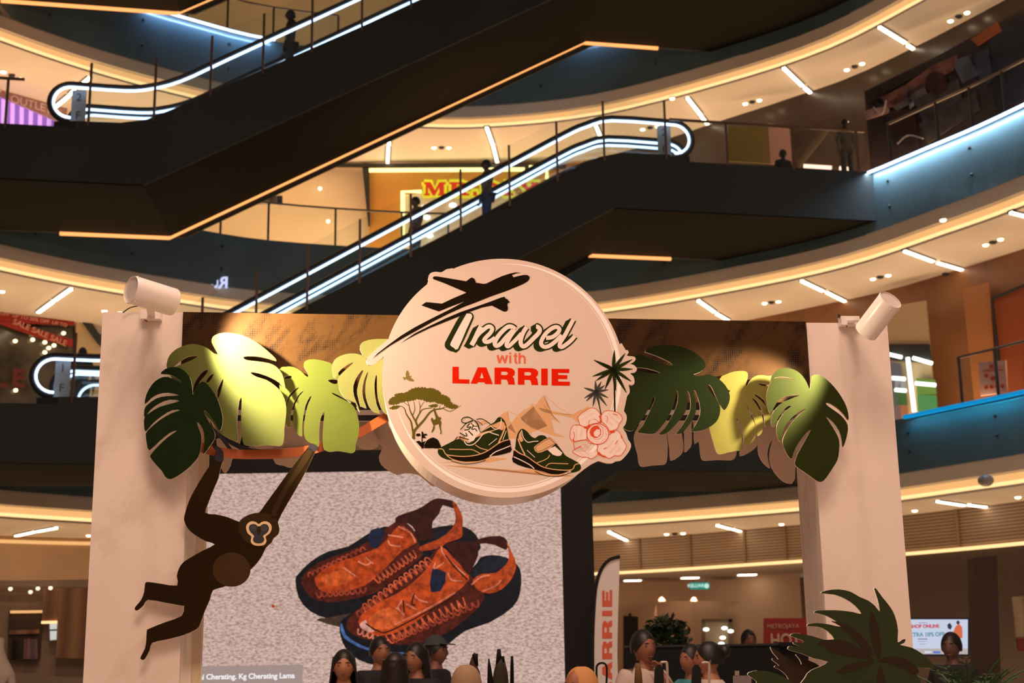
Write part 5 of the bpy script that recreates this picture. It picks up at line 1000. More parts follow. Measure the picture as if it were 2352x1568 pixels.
# lettering reflected in the cladding of gallery two, put in as glowing text
GP2=Plane(33.6,0)
o=thing('reflected_letters','painted reflection of cold white letters on the dark gallery edge above the left lamp','sign',GP2.p(505,655))
text('letters','R',1.0*.42,(GP2.p(517,655).x,33.4,GP2.p(517,655).z),PI/2,PI,glow('letter_reflection',srgb(190,195,235),1.3),o,bold=.012)
text('letters','u',.40,(GP2.p(497,654).x,33.4,GP2.p(497,654).z),PI/2,PI,glow('letter_reflection',srgb(190,195,235),1.3),o,bold=.012)
# dark mural with photographs at upper right, second gallery
MA=Vector((6.9,33.6,0));
MP=Plane(33.55+0,-0.0)
def wallplane(x0,y0,x1,y1):
    b=(y1-y0)/(x1-x0); return Plane(y0-b*x0,b)
MW=wallplane(5.6,35.1,11.0,28.4)
def wpoly(name,label,cat_,P,off,m,th=.04,sm=0,pl=None,par=None,group=None):
    mb=MB(); flat(mb,pl or MW,P,off,th,sm); o=mb.build(name,m,par)
    return tag(o,label,cat_,group) if label else o
mu=wpoly('mural','dark mural wall with grey machine-like photographs at upper right','mural',[(1985,210),(2150,130),(2350,20),(2352,260),(2000,390)],.30,mat('mural_dark',(.05,.035,.04),.35,noise=.5,nscale=1.2))
def frag(P,c,off=.36,sm=1):
    c=tuple(min(255,int(v*1.3)) for v in c)
    wpoly('mural_patch',None,None,P,off,mat('mural_%d_%d_%d'%c,srgb(*c),.5,noise=.5,nscale=3),.02,sm,MW,mu)
frag([(2000,235),(2080,195),(2140,150),(2200,125),(2190,160),(2120,200),(2060,240),(2010,265)],(96,62,58))
frag([(1984,255),(2035,240),(2045,258),(1990,275)],(150,120,118)); frag([(1990,240),(2010,225),(2025,225),(2035,245),(2000,250)],(24,20,24))
frag([(2080,205),(2092,200),(2100,240),(2090,250)],(110,112,130)); frag([(2040,235),(2120,190),(2130,215),(2060,255)],(86,80,84)); frag([(2185,140),(2230,125),(2250,170),(2210,190)],(60,66,82)); frag([(2100,230),(2200,180),(2210,230),(2120,280)],(58,52,58)); frag([(2040,255),(2100,250),(2110,340),(2050,330)],(44,34,36)); frag([(2110,285),(2240,210),(2250,250),(2130,330)],(56,50,54))
frag([(2020,195),(2120,150),(2130,160),(2030,215)],(30,24,24)); frag([(2225,130),(2270,110),(2280,180),(2260,200)],(38,44,62)); frag([(2270,80),(2352,30),(2352,230),(2290,250)],(26,30,44),.34)
for c,r in (((2150,190),24),((2075,285),28)): frag([(c[0]+r*math.cos(a*PI/8),c[1]+r*1.1*math.sin(a*PI/8)) for a in range(16)],(44,20,18),.40,1)
for P in ([(2060,330),(2085,310),(2120,318)],[(2135,240),(2180,220)],[(2005,245),(2025,262),(2035,230)]):
    L,Rr=ribbon(P,3,None,3); frag(L+Rr[::-1],(150,140,140),.42,0)
wpoly('wall_panel','brown-red lit panel at the top right corner above the mural','wall panel',[(2230,90),(2290,50),(2300,70),(2245,105)],.36,mat('red_brown_lit',(.30,.09,.03),.5))
wpoly('wall_panel','pink lit wall panel behind the landing rail, left of the mural','wall panel',[(1764,283),(1812,290),(1822,380),(1770,376)],.10,mat('pink_lit_wall',(.42,.22,.20),.7),pl=Plane(36.0,-.35))
wpoly('wall_panel','olive yellow wall panel behind the landing rail at upper right','wall panel',[(1672,290),(1764,290),(1770,376),(1674,370)],.10,mat('olive_wall',(.16,.11,.015),.6),pl=Plane(36.0,-.35))
WL3=Plane(36.0,-.35)
for nm,P in zip(('long low','short low','upper'),([(1846,381),(1910,385)],[(1928,386),(1955,388)],[(1946,281),(1978,281)])):
    tubes(nm+' pinkish light bar on the dark shopfront behind the landing rail',P,.05,WL3,.5,glow('pink_bar',srgb(255,205,180),2)).__setitem__('group','light bars on the dark shopfront at upper right')
wpoly('shop_display','small lit red and cream display behind the landing rail end','display',[(1964,330),(1982,345),(1990,390),(1970,390)],.4,mat('display_mix',(.45,.25,.12),.6,noise=.6,nscale=6),pl=WL3)
# purple lit shopfront, far upper left
PL_=wallplane(-14.2,31.5,-10.2,35.4)
o=wpoly('lit_shopfront','purple glowing striped shopfront at the far upper left','shopfront',[(-30,207),(0,223),(150,288),(145,300),(-30,300)],.35,glow('purple_glow',srgb(165,105,200),.9),pl=PL_)
for i in range(7):
    x=4+i*21; y=226+i*9; wpoly('bright_stripe',None,None,[(x,y),(x+9,y+4),(x+8,292),(x-1,292)],.42,glow('pink_stripe',srgb(235,165,240),1.15),.02,0,PL_,o)
o=wpoly('shop_fascia','mauve shop sign band with pale letters above the purple shopfront','shop sign',[(-30,165),(0,178),(155,248),(150,285),(0,220),(-30,205)],.40,mat('mauve_band',(.34,.17,.17),.6),pl=PL_)
pt=PL_.p(65,240,.5)
ang=math.atan(PL_.B)
for s_,x,y,sz in (('OUTLET',72,240,.30),('nsw',98,222,.20),('W',8,207,.36)):
    q=PL_.p(x,y,.47); text('shop_letters',s_,sz,q,PI/2,ang,mat('pale_letter',(.62,.50,.50),.6),o)
MB2=MB(); MB2.bar(PL_.p(-20,190,.5),PL_.p(70,191,.5),.06,.08); tag(MB2.build('track_rail',m_dark),'dark lamp track under the ceiling at far upper left','track')
# first gallery left: shop glass with red sale banners
BL=wallplane(-13.5,33.4,-8.5,37.0)
sale=mat('sale_red',srgb(150,28,20),.6); salet=mat('sale_ink',srgb(205,140,120),.6)
def banner(label,P,txt,tx,ty,sz,rot):
    o=wpoly('sale_banner',label,'banner',P,.3,sale,pl=BL); q=BL.p(tx,ty,.34); text('banner_letters',txt,sz,q,PI/2,math.atan(BL.B),salet,o,ry=rot,bold=.004)
banner('upper red sale ribbon banner in the shop window at left',[(-20,716),(0,719),(172,738),(170,746),(0,741),(-20,740)],'OFF  UP TO 50% OFF  UP TO',78,733,.135,-.06)
banner('slanting red SALE ribbon banner in the shop window at left',[(-20,728),(0,733),(60,748),(168,780),(166,796),(90,775),(0,744),(-20,741)],'SALE SALE SALE',92,764,.21,-.30)
wpoly('shop_window','dark glazed shopfront behind the sale banners at left','shop window',[(-30,742),(172,748),(172,960),(-30,960)],.1,mat('shop_window_dark',(.07,.06,.045),.15,noise=.5,nscale=1.5),pl=BL)
for s_,x in (('L',1),('E',42)):
    q=BL.p(x,870,.3); tag(text('window_letter',s_,.62,q,PI/2,math.atan(BL.B),mat('dim_red',(.09,.008,.004),.6),bold=.03),'big dim red letter %s in the shop window at left'%s_,'letter')
for i,(x,y) in enumerate(sorted(((78,767),(75,780),(103,786),(112,799),(124,793),(103,809),(146,765),(35,783),(86,840),(78,869),(36,896),(160,841)))):
    q=MB(); q.ell(BL.p(x,y,.22),(.06,.05,.05),8,5); tag(q.build('shop_light',glow('warm_shop_glow',srgb(255,225,170),3)),'small warm light in the shop window at left, number %s from the left'%NUM[i],'ceiling lamp','lights inside the shop window at left')
wpoly('shop_pillar','pale wall pier between the sale banners and the left arch pillar','pier',[(175,738),(200,740),(236,790),(236,960),(175,960)],.25,mat('pier_tan',(.55,.40,.22),.7),pl=BL)
wpoly('diagonal_brace','dark diagonal brace behind the left arch pillar','brace',[(190,740),(213,743),(238,782),(238,800),(225,788)],.35,m_dark,pl=BL)
# first gallery right: walnut wall, shop opening, poster
WR=wallplane(7.3,34.4,11.6,29.2)
o=wpoly('shop_opening','bright shop opening with shelves between the right arch pillar and the walnut wall','shop',[(2034,705),(2126,690),(2150,958),(2060,975)],.2,mat('shop_ceiling_tan',(.42,.30,.18),.6),pl=WR)
wpoly('dark_soffit',None,None,[(2040,790),(2135,790),(2140,835),(2042,825)],.25,m_dark,.02,0,WR,o)
for i,(P,c) in enumerate((([(2045,830),(2068,834),(2070,960),(2050,965)],(120,110,110)),([(2055,862),(2078,864),(2080,900),(2056,898)],(200,190,185)),([(2054,900),(2080,902),(2082,930),(2056,930)],(70,120,50)),([(2057,930),(2082,930),(2084,955),(2058,960)],(210,120,70)),([(2104,868),(2147,872),(2150,905),(2106,905)],(130,170,60)),([(2106,905),(2150,908),(2152,940),(2108,945)],(90,170,90)))):
    wpoly('shelf_goods',None,None,P,.30,glow('goods_%d'%i,srgb(*c),.55),.03,0,WR,o)
for nm,P in zip(('upper left','tall upright','upper right','middle left','lower left','lower right'),([(2036,812),(2070,820)],[(2085,821),(2092,880),(2100,945)],[(2098,822),(2140,834)],[(2050,868),(2078,870)],[(2057,895),(2080,897)],[(2104,880),(2148,884)])):
    tag(MB().tube([WR.p(x,y,.4) for x,y in P],.05,6).build('shop_tube_light',glow('shop_tube',srgb(235,255,235),3)),nm+' cold white light tube inside the shop right of the arch','light tube','light tubes inside the shop right of the arch')
wpoly('wall_frame','dark frame line around the red-brown recess at far right','frame',[(2275,685),(2279,683),(2296,830),(2291,831)],.2,m_dark,pl=WR)
wpoly('wall_frame','dark top frame of the red-brown recess at far right','frame',[(2275,683),(2352,652),(2352,657),(2278,689)],.2,m_dark,pl=WR)
wpoly('wall_recess','red-brown recessed wall panel at the right edge','wall panel',[(2281,690),(2352,660),(2352,900),(2297,910)],.12,mat('recess_red',(.22,.05,.015),.5),pl=WR)
wpoly('wall_recess','warm brown wall panel right of the bright shop opening','wall panel',[(2210,663),(2272,648),(2290,912),(2238,925)],.10,mat('walnut_lit',(.30,.12,.04),.5),pl=WR)
GR=Plane(30.3,-.9)
PO=wallplane(9.6,30.2,12.2,26.4)
po=wpoly('poster','pale pink poster with red shapes hung on the glass balustrade at right','poster',[(2247,832),(2309,827),(2313,900),(2252,909)],.55,mat('poster_pink',(.72,.42,.36),.7),pl=PO)
pr=mat('poster_red',(.62,.07,.04),.6)
wpoly('poster_print',None,None,[(2274,865),(2293,862),(2294,871),(2276,873)],.59,pr,.01,0,PO,po); wpoly('poster_print',None,None,[(2272,837),(2281,836),(2282,844),(2273,845)],.59,pr,.01,0,PO,po); wpoly('poster_print',None,None,[(2261,859),(2269,858),(2269,866),(2262,867)],.59,pr,.01,0,PO,po)
wpoly('poster_print',None,None,[(2257,851),(2304,848),(2304,850),(2257,853)],.59,pr,.01,0,PO,po)
for i in range(4):
    x=2265+i*12.4; wpoly('poster_print',None,None,[(x+4.6*math.cos(a),889-i*.8+4.6*math.sin(a)) for a in [q*PI/5 for q in range(10)]],.59,pr,.01,0,PO,po)
# ---------------------------------------------------------------- ground floor beyond the arch
# feather flag
FP=Plane(13.2,0)
o=thing('feather_flag','tall white feather flag with red upright letters beside the black screen edge','flag',(FP.p(1390,1568).x,13.2,0))
P=[(1366,1700),(1364,1500),(1366,1420),(1371,1350),(1382,1312),(1400,1291),(1420,1282),(1423,1295),(1420,1400),(1418,1500),(1417,1700)]
mb=MB(); flat(mb,FP,P,0,.006,2); mb.build('flag_cloth',mat('flag_white',(.66,.60,.57),.8),o)
mb=MB(); mb.tube([FP.p(x,y,.01) for x,y in crom([(1363,1700),(1361,1500),(1364,1400),(1370,1340),(1383,1303),(1402,1284),(1424,1278)],4,False)],.016,6); mb.build('pole',m_bl,o)
mb=MB()
def vletter(loops,y0,h,w=23,x0=1383):   # letter lying on its side reading upwards
    for L in [loops]:
        flat(mb,FP,[[(x0+ly*w/10,y0-lx*h/10) for lx,ly in l] for l in L],.004,.002)
LT={'L':[[(0,0),(3.6,0),(3.6,7),(10,7),(10,10),(0,10)]],'A':[[(3.2,0),(6.8,0),(10,10),(6.6,10),(6.1,8.4),(3.9,8.4),(3.4,10),(0,10)],[(5,2.8),(5.8,6.2),(4.2,6.2)]],'R':[[(0,0),(7,0),(9.4,1.2),(9.6,3.6),(8.2,5.4),(9.2,6.5),(9.8,10),(6.6,10),(6.2,7.4),(3.2,7),(3.2,10),(0,10)],[(3.2,2.3),(5.6,2.3),(6.4,3.4),(5.6,4.6),(3.2,4.6)]],'I':[[(2,0),(8,0),(8,10),(2,10)]],'E':[[(0,0),(9.6,0),(9.6,2.6),(3.6,2.6),(3.6,3.8),(8.8,3.8),(8.8,6.2),(3.6,6.2),(3.6,7.4),(10,7.4),(10,10),(0,10)]]}
y=1600
for ch,h in (('L',34),('A',42),('R',42),('R',42),('I',20),('E',38)):
    vletter(LT[ch],y,h); y-=h+5.5
mb.build('flag_letters',mat('flag_red',(.62,.10,.05),.7),o)
# rear wall features
RP=Plane(42.2,0)
ex=thing('exit_sign','green hanging exit sign under the low soffit','exit sign',RP.p(1605,1345,3))
EP=Plane(39.5,0)
m=MB(); wbox(m,EP,1586,1337,1629,1353,0,.06); m.build('sign_box',glow('exit_green',srgb(40,150,130),.75),ex)
text('exit_letters','KELUAR',.13,(EP.p(1600,1345).x-.03,39.42,EP.p(1600,1345).z),PI/2,0,glow('exit_text',srgb(190,235,220),1),ex,bold=.004)
m=MB(); m.ell(EP.p(1623,1345,.05),(.07,.03,.07),10,6); m.build('exit_figure',glow('exit_text',(1,1,1),1),ex)
m=MB(); m.bar(EP.p(1592,1337),EP.p(1592,1331),.02,.02); m.bar(EP.p(1622,1337),EP.p(1622,1331),.02,.02); m.build('hanger',m_dark,ex)
RW=Plane(41.0,0)
def rw(name,label,cat_,P,off,m,sm=0,group=None,th=.08): return wpoly(name,label,cat_,P,off,m,th,sm,RW,None,group)
m_pl=mat('vault_plaster',(.46,.31,.22),.8); m_pl2=mat('wall_peach',(.58,.38,.27),.8)
rw('vault_wall','pale plaster wall with an arched opening behind the black counter','wall',[(1420,1338),(1860,1325),(1860,1600),(1806,1420),(1780,1405),(1745,1390),(1700,1382),(1640,1380),(1508,1380),(1508,1600),(1420,1600)],.3,m_pl)
rw('inner_wall','peach lit inner wall behind the potted tree','wall',[(1508,1380),(1640,1380),(1685,1385),(1685,1600),(1508,1600)],-.6,m_pl2)
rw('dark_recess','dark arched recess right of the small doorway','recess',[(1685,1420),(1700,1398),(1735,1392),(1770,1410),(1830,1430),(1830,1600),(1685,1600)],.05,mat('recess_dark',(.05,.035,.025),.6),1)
for x in (1519,1592):
    l=bpy.data.lights.new('wall_wash','SPOT'); l.energy=110; l.color=(1,.62,.38); l.spot_size=1.0; l.spot_blend=.8; l.shadow_soft_size=.01; lo=bpy.data.objects.new('wall_wash',l); C.objects.link(lo); p=RW.p(x,1372,.2); lo.location=p+Vector((0,-.2,.1)); lo.rotation_euler=(math.radians(22),0,0)
o=thing('doorway','small dark framed doorway with lit ceiling lamps inside, left of the arched recess','doorway',(RW.p(1646,1500).x,40.6,0))
m=MB(); wbox(m,RW,1612,1421,1620,1600,.45,.1); wbox(m,RW,1674,1421,1682,1600,.45,.1); wbox(m,RW,1612,1421,1682,1428,.45,.1); m.build('door_frame',mat('frame_brown',(.14,.09,.06),.5),o)
m=MB(); wbox(m,RW,1620,1428,1674,1600,.35,.04); m.build('room_beyond',mat('room_tan',(.42,.33,.22),.6),o)
for x,y in ((1664,1442),(1622,1445),(1678,1449),(1660,1464),(1657,1478)):
    m=MB(); m.ell(RW.p(x,y,.6),(.09,.04,.05),8,5); m.build('room_lamp',glow('white_shop_glow',(1,1,1),5),o)
o=rw('shop_pylon','black shop pylon left of the potted tree','pylon',[(1432,1414),(1444,1414),(1444,1408),(1450,1408),(1450,1414),(1466,1416),(1466,1600),(1432,1600)],.8,m_bl)
# red METROJAYA sign
RS=Plane(24,0)
o=thing('red_sign','red standing sign with cream letters half hidden by the right pillar','sign',(RS.p(1800,1480).x,24,0))
m=MB(); wbox(m,RS,1755,1419,1860,1482,0,.06); m.bar((RS.p(1790,1480).x,24.1,0),(RS.p(1790,1480).x,24.1,RS.p(1790,1470).z),.1,.05); m.build('sign_board',mat('sign_red',(.36,.015,.01),.5),o)
text('sign_letters','METROJAYA',.10,(RS.p(1797,1438).x,23.93,RS.p(1797,1438).z),PI/2,0,mat('cream_letter',(.62,.42,.30),.6),o)
text('sign_letters','HOT',.30,(RS.p(1802,1471).x,23.93,RS.p(1802,1471).z),PI/2,0,mat('cream_letter',(0,0,0)),o,bold=.008,sx=.8)
# black counter
CP=Plane(16.5,0)
o=thing('counter','long black counter wall behind the shoppers right of the flag','counter',(2,16.5,0))
a=CP.p(1440,1487);b=CP.p(1860,1482)
m=MB(); m.box(((a.x+b.x)/2,16.6,a.z/2),(b.x-a.x,.2,a.z)); m.build('front_panel',m_bl,o); m=MB(); m.box(((a.x+b.x)/2,16.62,a.z+.012),(b.x-a.x+.02,.3,.024)); m.build('counter_top',mat('counter_top',(.03,.03,.035),.25),o)
m=MB(); wbox(m,CP,1792,1474,1822,1484,.1,.2); tag(m.build('counter_box',m_bl),'small black box on the counter in front of the red sign','box')
# plants
def bush(name,label,c,r,n,m,stem=True,seed=1,leaf=.07,pot=False):
    rnd=random.Random(seed); o=thing(name,label,'plant',(c[0],c[1],0))
    mb=MB()
    for i in range(n):
        a=rnd.uniform(0,2*PI);b=math.acos(rnd.uniform(-1,1)); q=rnd.uniform(.55,1.05)
        p=Vector(c)+Vector((r[0]*math.sin(b)*math.cos(a),r[1]*math.sin(b)*math.sin(a),r[2]*math.cos(b)))*q
        d=Vector((rnd.uniform(-1,1),rnd.uniform(-1,1),rnd.uniform(-.8,.8))).normalized(); u=d.cross(Vector((rnd.uniform(-1,1),rnd.uniform(-1,1),1))).normalized(); l=leaf*rnd.uniform(.7,1.5)
        mb.add([p-d*l,p+u*l*.38+d*l*.1,p+d*l,p-u*l*.38+d*l*.1],[(0,1,2,3)])
    f=mb.build('foliage',m,o,fix=False)
    if stem:
        mb=MB(); mb.tube([(c[0],c[1],.3),(c[0]+.03,c[1],c[2]*.6),(c[0],c[1],c[2])],[.035,.03,.015],8)
        for i in range(8):
            a=i*PI/4; mb.tube([(c[0],c[1],c[2]-r[2]*.5),(c[0]+r[0]*.7*math.cos(a),c[1]+r[1]*.7*math.sin(a),c[2]+r[2]*.2)],[.015,.006],5)
        mb.build('branches',mat('bark',(.08,.05,.03),.8),o)
        mb=MB(); mb.tube([(c[0],c[1],0),(c[0],c[1],.38)],[.17,.23],16); mb.build('pot',mat('pot_dark',(.05,.045,.04),.5),o)
    return o
p=aty(1530,1462,20); bush('potted_tree','dark green round-crowned potted tree behind the shoppers',(p.x,20,p.z),(.34,.3,.30),700,mat('tree_green',(.018,.04,.012),.6),seed=2,leaf=.06)
p=aty(1573,1486,21); bush('potted_shrub','small pale green shrub right of the potted tree',(p.x,21,p.z),(.10,.1,.10),120,mat('shrub_pale',(.07,.10,.07),.6),seed=3,leaf=.04)
def fern(label,c,h,n,seed,m):
    rnd=random.Random(seed); o=thing('potted_fern',label,'plant',(c[0],c[1],0)); mb=MB()
    for i in range(n):
        a=rnd.uniform(0,2*PI); l=h*rnd.uniform(.6,1.1); el=rnd.uniform(.35,1.3); pts=[]
        for k in range(7):
            t=k/6; pts.append(Vector((c[0]+math.cos(a)*l*t*math.cos(el)*1.0,c[1]+math.sin(a)*l*t*math.cos(el),c[2]+l*(math.sin(el)*t-.35*t*t))))
        mb.tube(pts,[.006]*6+[.002],4)
        for k in range(1,7):
            for sx in (-1,1):
                p=pts[k]; d=(pts[k]-pts[k-1]).normalized(); u=Vector((-math.sin(a),math.cos(a),0))*sx; w=.16*h*(1-.6*k/7)
                mb.add([p,p+u*w*.5+d*w*.15,p+u*w+d*w*.5,p+u*w*.4+d*w*.4],[(0,1,2,3)])
    mb.build('fronds',m,o,fix=False)
    mb=MB(); mb.tube([(c[0],c[1],0),(c[0],c[1],c[2])],[.2,.26],16); mb.build('planter',mat('pot_dark',(0,0,0)),o); return o
p=aty(2225,1562,9.0); fern('blurred green potted fern at the lower right edge behind the plant board',(p.x,9.0,1.15),.62,60,4,mat('fern_green',(.03,.075,.02),.6))
p=aty(2165,1568,8.4); fern('blurred green fern lower beside the plant board',(p.x,8.4,1.05),.46,44,5,mat('fern_green',(0,0,0)))
# wall screen SHOP ONLINE
TP_=Plane(16,.0)
o=thing('wall_screen','lit advertising screen reading SHOP ONLINE right of the arch','screen',TP_.p(2155,1460))
m=MB(); wbox(m,TP_,2060,1418,2228,1507,0,.06); m.build('bezel',mat('screen_bezel',(.015,.02,.04),.4),o)
m=MB(); wbox(m,TP_,2062,1422,2223,1502,.004,.01); pnl=m.build('display_panel',glow('screen_white',srgb(196,205,226),1.0),o)
m=MB(); wbox(m,TP_,2062,1489,2223,1502,.008,.003); m.build('bottom_band',glow('screen_band',srgb(190,180,178),.9),pnl)
def tp(name,s_,sz,x,y,col,b=.002): q=TP_.p(x,y,.012); text(name,s_,sz,q,PI/2,0,glow('px_%d_%d'%col[:2],srgb(*col),.9),pnl,bold=b)
tp('screen_text','SHOP ONLINE',.052,2124,1438,(205,60,70)); tp('screen_text','EXTRA 10% OFF',.062,2126,1457,(90,150,170)); tp('screen_text','METROJAYA',.018,2120,1430,(120,120,140),0)
def tb(x0,y0,x1,y1,col): m=MB(); wbox(m,TP_,x0,y0,x1,y1,.012,.002); m.build('screen_shape',glow('px_%d_%d'%col[:2],srgb(*col),.9),pnl)
tb(2108,1466,2130,1468,(90,110,150)); tb(2110,1472,2128,1473,(120,140,170)); tb(2112,1478,2126,1479,(120,140,170)); tb(2124,1495,2140,1499,(225,235,250)); tb(2144,1495,2160,1500,(90,120,210))
m=MB(); flat(m,TP_,[(2195,1438),(2203,1432),(2210,1440),(2211,1465),(2196,1466),(2190,1450)],.012,.002,1); m.build('screen_shape',glow('px_orange',srgb(220,110,70),.9),pnl)
m=MB(); flat(m,TP_,[(2197,1426),(2202,1424),(2205,1430),(2201,1434),(2197,1432)],.012,.002,1); flat(m,TP_,[(2176,1434),(2182,1430),(2187,1438),(2183,1446),(2177,1442)],.012,.002,1); m.build('screen_shape',glow('px_ink',srgb(50,50,80),.9),pnl)
wpoly('framed_poster','dim framed poster with red lower part at the right edge','poster',[(2325,1370),(2352,1368),(2352,1462),(2334,1462)],.0,mat('poster_dim',(.30,.22,.12),.6,noise=.4,nscale=3),pl=Plane(17,0))
wpoly('red_notice','small dark red notice under the poster at right edge','notice',[(2336,1466),(2352,1466),(2352,1495),(2340,1494)],.0,mat('notice_red',(.16,.015,.012),.6),pl=Plane(17,0))
wpoly('brown_pier','dark brown pier between the wall screen and the poster','pier',[(2238,1280),(2290,1275),(2300,1600),(2250,1600)],.0,mat('pier_brown',(.07,.035,.022),.6),pl=Plane(24,0),th=.4)
# shop at lower left: timber panels, lamps, rack
SL=Plane(30.5,.25)
m_tim=mat('timber_panel',(.42,.18,.055),.5)
nt=m_tim.node_tree; tcn=nt.nodes.new('ShaderNodeTexCoord'); wn=nt.nodes.new('ShaderNodeTexWave'); wn.bands_direction='X'; wn.inputs['Scale'].default_value=.9; wn.inputs['Distortion'].default_value=2.2; wn.inputs['Detail'].default_value=3
rn=nt.nodes.new('ShaderNodeValToRGB'); rn.color_ramp.elements[0].color=(.28,.11,.035,1); rn.color_ramp.elements[1].color=(.52,.25,.09,1)
nt.links.new(tcn.outputs['Object'],wn.inputs[0]); nt.links.new(wn.outputs[1],rn.inputs[0]); nt.links.new(rn.outputs[0],nt.nodes['Principled BSDF'].inputs[0])
def sl(name,label,cat_,P,off,m,par=None,th=.06,group=None): return wpoly(name,label,cat_,P,off,m,th,0,SL,par,group)
sl('shop_back_wall','tan interior wall of the clothes shop at lower left','wall',[(-40,1346),(205,1348),(205,1640),(-40,1640)],-.6,m_tan)
sl('shop_lintel','flat brown lintel over the clothes shop at lower left','lintel',[(-40,1334),(205,1330),(205,1348),(-40,1345)],.1,m_tan)
sl('timber_panel','tall timber panel wall next to the left arch pillar','timber panel',[(135,1350),(205,1350),(205,1512),(128,1510)],.2,m_tim)
o=sl('timber_panel','shorter timber panel with a glowing lower edge at lower left','timber panel',[(100,1350),(136,1350),(136,1428),(96,1428)],.12,m_tim)
m=MB(); m.bar(SL.p(95,1429,.12),SL.p(136,1428,.12),.06,.05); m.build('edge_glow',m_cove2,o)
o=sl('display_niche','dark clothing niche with a lit top shelf in the shop at lower left','niche',[(20,1404),(100,1404),(92,1515),(18,1515)],-.2,mat('niche_dark',(.07,.035,.02),.6))
m=MB(); m.bar(SL.p(24,1405,-.1),SL.p(99,1404,-.1),.10,.05); m.build('shelf_light',m_cove,o)
m=MB(); m.bar(SL.p(22,1452,-.1),SL.p(90,1450,-.1),.10,.08); m.build('shelf',m_tim,o)
for i,(x,c) in enumerate(((58,(150,110,110)),(66,(170,130,125)),(74,(130,110,130)),(82,(160,120,110)),(40,(60,40,40)),(32,(30,26,28)))):
    m=MB(); flat(m,SL,[(x-3,1468),(x+3,1466),(x+5,1512),(x-5,1514)],.0,.03,1); tag(m.build('hanging_garment',cloth('g%d'%i,c)),{0:'mauve pink garment hanging first in the lit niche',1:'pale pink garment hanging second in the lit niche',2:'bluish grey garment hanging third in the lit niche',3:'dusty pink garment hanging last in the lit niche',4:'dark brown garment hanging left of the pink ones in the niche',5:'black garment hanging leftmost in the niche'}[i],'garment')
m=MB(); flat(m,SL,[(114,1431),(134,1430),(133,1468),(115,1470)],.05,.03); tag(m.build('bright_window',glow('window_pale',srgb(215,210,205),.9)),'bright pale window below the glowing timber edge at lower left','window')
m=MB(); m.bar(SL.p(113,1447,.1),SL.p(134,1446,.1),.03,.03); tag(m.build('window_bar',m_dark),'dark crossbar on the bright window at lower left','window bar')
for x,y,nm in ((24,1352,'leftmost'),(70,1359,'lowest'),(87,1351,'third'),(116,1350,'rightmost')):
    o=thing('track_spot',nm+' small glaring track spot under the lintel of the shop at lower left','spot lamp',SL.p(x,y,.3),'track spots in the clothes shop'); m=MB(); m.ell(SL.p(x,y,.3),(.045,.04,.04),10,6); m.build('lens',glow('track_glow',srgb(255,225,190),1.6),o); m=MB(); m.bar(SL.p(x,y-8,.3),SL.p(x,y-2,.3),.03,.03); m.build('stem',m_dark,o)
# mannequin at the left edge
o=thing('mannequin','pale mannequin in a light top at the far left edge','mannequin',(SL.p(2,1500).x,25.2,0))
q=aty(0,1462,25.2); me=skinmesh('m',[(q.x,25.2,.95),(q.x,25.2,1.25),(q.x,25.2,1.45),(q.x,25.2,q.z-.12),(q.x,25.2,q.z),(q.x+.25,25.2,1.40),(q.x+.30,25.2,1.05),(q.x-.25,25.2,1.40),(q.x-.30,25.2,1.05)],[(0,1),(1,2),(2,3),(3,4),(2,5),(5,6),(2,7),(7,8)],[.2,.18,.2,.07,.13,.09,.06,.09,.06],None,None,1)
link('torso',me,mat('mannequin_pale',(.78,.62,.50),.5),o,True)
MB().tube([(q.x,25.2,0),(q.x,25.2,1)],[.26,.2],12).build('skirt',cloth('skirt',(70,64,54)),o)
MB().box((q.x+3.2,24.6,.45),(6.6,.2,.9)).build('x',mat('low_wall',(.05,.06,.065),.2))
tag(bpy.data.objects['x'],'low dark glass barrier before the clothes shop at lower left','barrier'); bpy.data.objects['x'].name='low_barrier'
# things before the screen at the bottom edge
BP=Plane(7.9,0)
m_olc=cloth('olive',(52,44,24)); m_brc=cloth('redbrown',(70,26,16))
def folded(label,P1,P2,m1,Y):
    pl=Plane(Y,0); o=thing('folded_parasol',label,'parasol',(pl.p(P1[0][0],1568).x,Y,0))
    for nm,P,m in (('tip',P1,m_bl),('cloth',P2,m1)):
        # turned body: radius from the outline's half width
        ys=sorted(set(p[1] for p in P)); pts=[];rs=[]
        for y in ys:
            xs=[p[0] for p in P if p[1]==y]; cx=sum(xs)/len(xs); a=pl.p(cx,y); rs.append(max(.004,(max(xs)-min(xs))/2/FPX*Y)); pts.append(a)
        MB().tube(pts,rs,10).build(nm,m,o,True)
    q=pts[-1]; MB().tube([(q.x,Y,0),(q.x,Y,.03),(q.x,Y,.031),(q.x,Y,q.z)],[.03,.03,.012,.012],10).build('pole',m_bl,o)
folded('folded parasol with a red-brown cloth and black tip, leftmost before the lit screen',[(1089,1500),(1091,1499),(1084,1502),(1098,1502),(1085,1515),(1098,1515),(1087,1530),(1099,1530)],[(1083,1508),(1088,1508),(1078,1525),(1094,1525),(1074,1545),(1102,1545),(1080,1590),(1108,1590)],m_brc,8.6)
folded('slim all black pointed parasol tip before the lit screen',[(1121,1512),(1124,1512),(1120,1530),(1128,1530),(1119,1568),(1134,1568),(1119,1600),(1134,1600)],[(1124,1560),(1128,1560),(1119,1600),(1134,1600)],m_bl,8.7)
folded('tallest folded parasol with a flat black tip and olive cloth',[(1142,1490),(1150,1490),(1140,1510),(1152,1510),(1138,1530),(1150,1530)],[(1144,1512),(1152,1512),(1136,1535),(1160,1535),(1130,1568),(1166,1568),(1126,1600),(1170,1600)],m_olc,8.8)
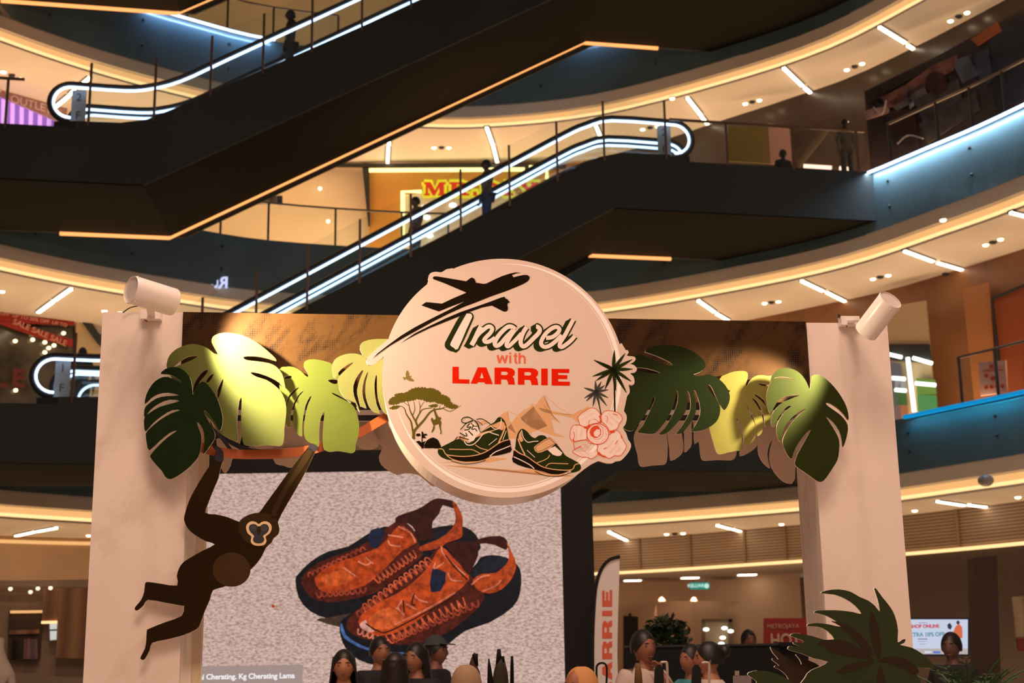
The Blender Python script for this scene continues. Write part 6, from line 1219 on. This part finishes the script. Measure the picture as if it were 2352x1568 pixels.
folded('narrow black and olive parasol tip just right of the tallest one',[(1152,1506),(1158,1506),(1151,1520),(1160,1520)],[(1153,1518),(1160,1518),(1150,1545),(1166,1545),(1148,1590),(1170,1590)],m_olc,8.9)
folded('straight black parasol pole tip, rightmost before the lit screen',[(1173,1506),(1179,1506),(1172,1530),(1180,1530),(1171,1600),(1181,1600)],[(1174,1580),(1178,1580),(1172,1600),(1180,1600)],m_bl,8.7)
# clothes racks and stand tops near the shoppers
RK=Plane(9.3,0)
def rack(label,P,m,r=.009):
    Q=[RK.p(x,y) for x,y in crom(P,3,False)]; Q.append(Vector((Q[-1].x,Q[-1].y,0)))
    if P[0][1]>1540: Q=[Vector((Q[0].x,Q[0].y,0))]+Q
    return tag(MB().tube(Q,r,6).build('garment_rack',m),label,'rack')
m_wpipe=mat('white_pipe',(.62,.52,.45),.4)
rack('white bent pipe of a garment rack below the white shirted man',[(1518,1521),(1528,1520),(1532,1525),(1533,1560),(1534,1610)],m_wpipe); rack('white bent pipe of a garment rack below the person facing left',[(1612,1522),(1624,1521),(1629,1527),(1629,1560),(1630,1610)],m_wpipe)
rack('dark wire hook stand before the feather flag',[(1371,1568),(1370,1535),(1374,1525),(1384,1522),(1392,1527),(1394,1540),(1393,1568)],m_bl,.007)
folded('narrow tan folded parasol with a dark cap before the white shirted man',[(1461,1515),(1468,1515),(1460,1524),(1470,1524)],[(1460,1522),(1470,1522),(1458,1545),(1474,1545),(1456,1600),(1478,1600)],cloth('tanc',(120,84,48)),9.2)
for x0,lb in ((1512,'black garment hanging on the left rack below the shoppers'),(1598,'black garment hanging on the right rack below the shoppers')):
    m=MB(); flat(m,RK,[(x0-7,1536),(x0-2,1526),(x0+6,1526),(x0+12,1536),(x0+14,1600),(x0-10,1600)],.02,.05,1); tag(m.build('hanging_garment',cloth('blackg',(18,16,18))),lb,'garment')
m=MB(); wbox(m,RK,1684,1551,1726,1600,.1,.01); tag(m.build('notice_card',mat('card_grey',(.30,.24,.24),.6)),'grey notice card standing at the bottom edge left of the plant board','card')
m=MB(); wbox(m,RK,1688,1540,1698,1552,.1,.01); tag(m.build('price_tag',mat('tag_grey',(.40,.32,.30),.6)),'small pale tag above the grey notice card','tag')
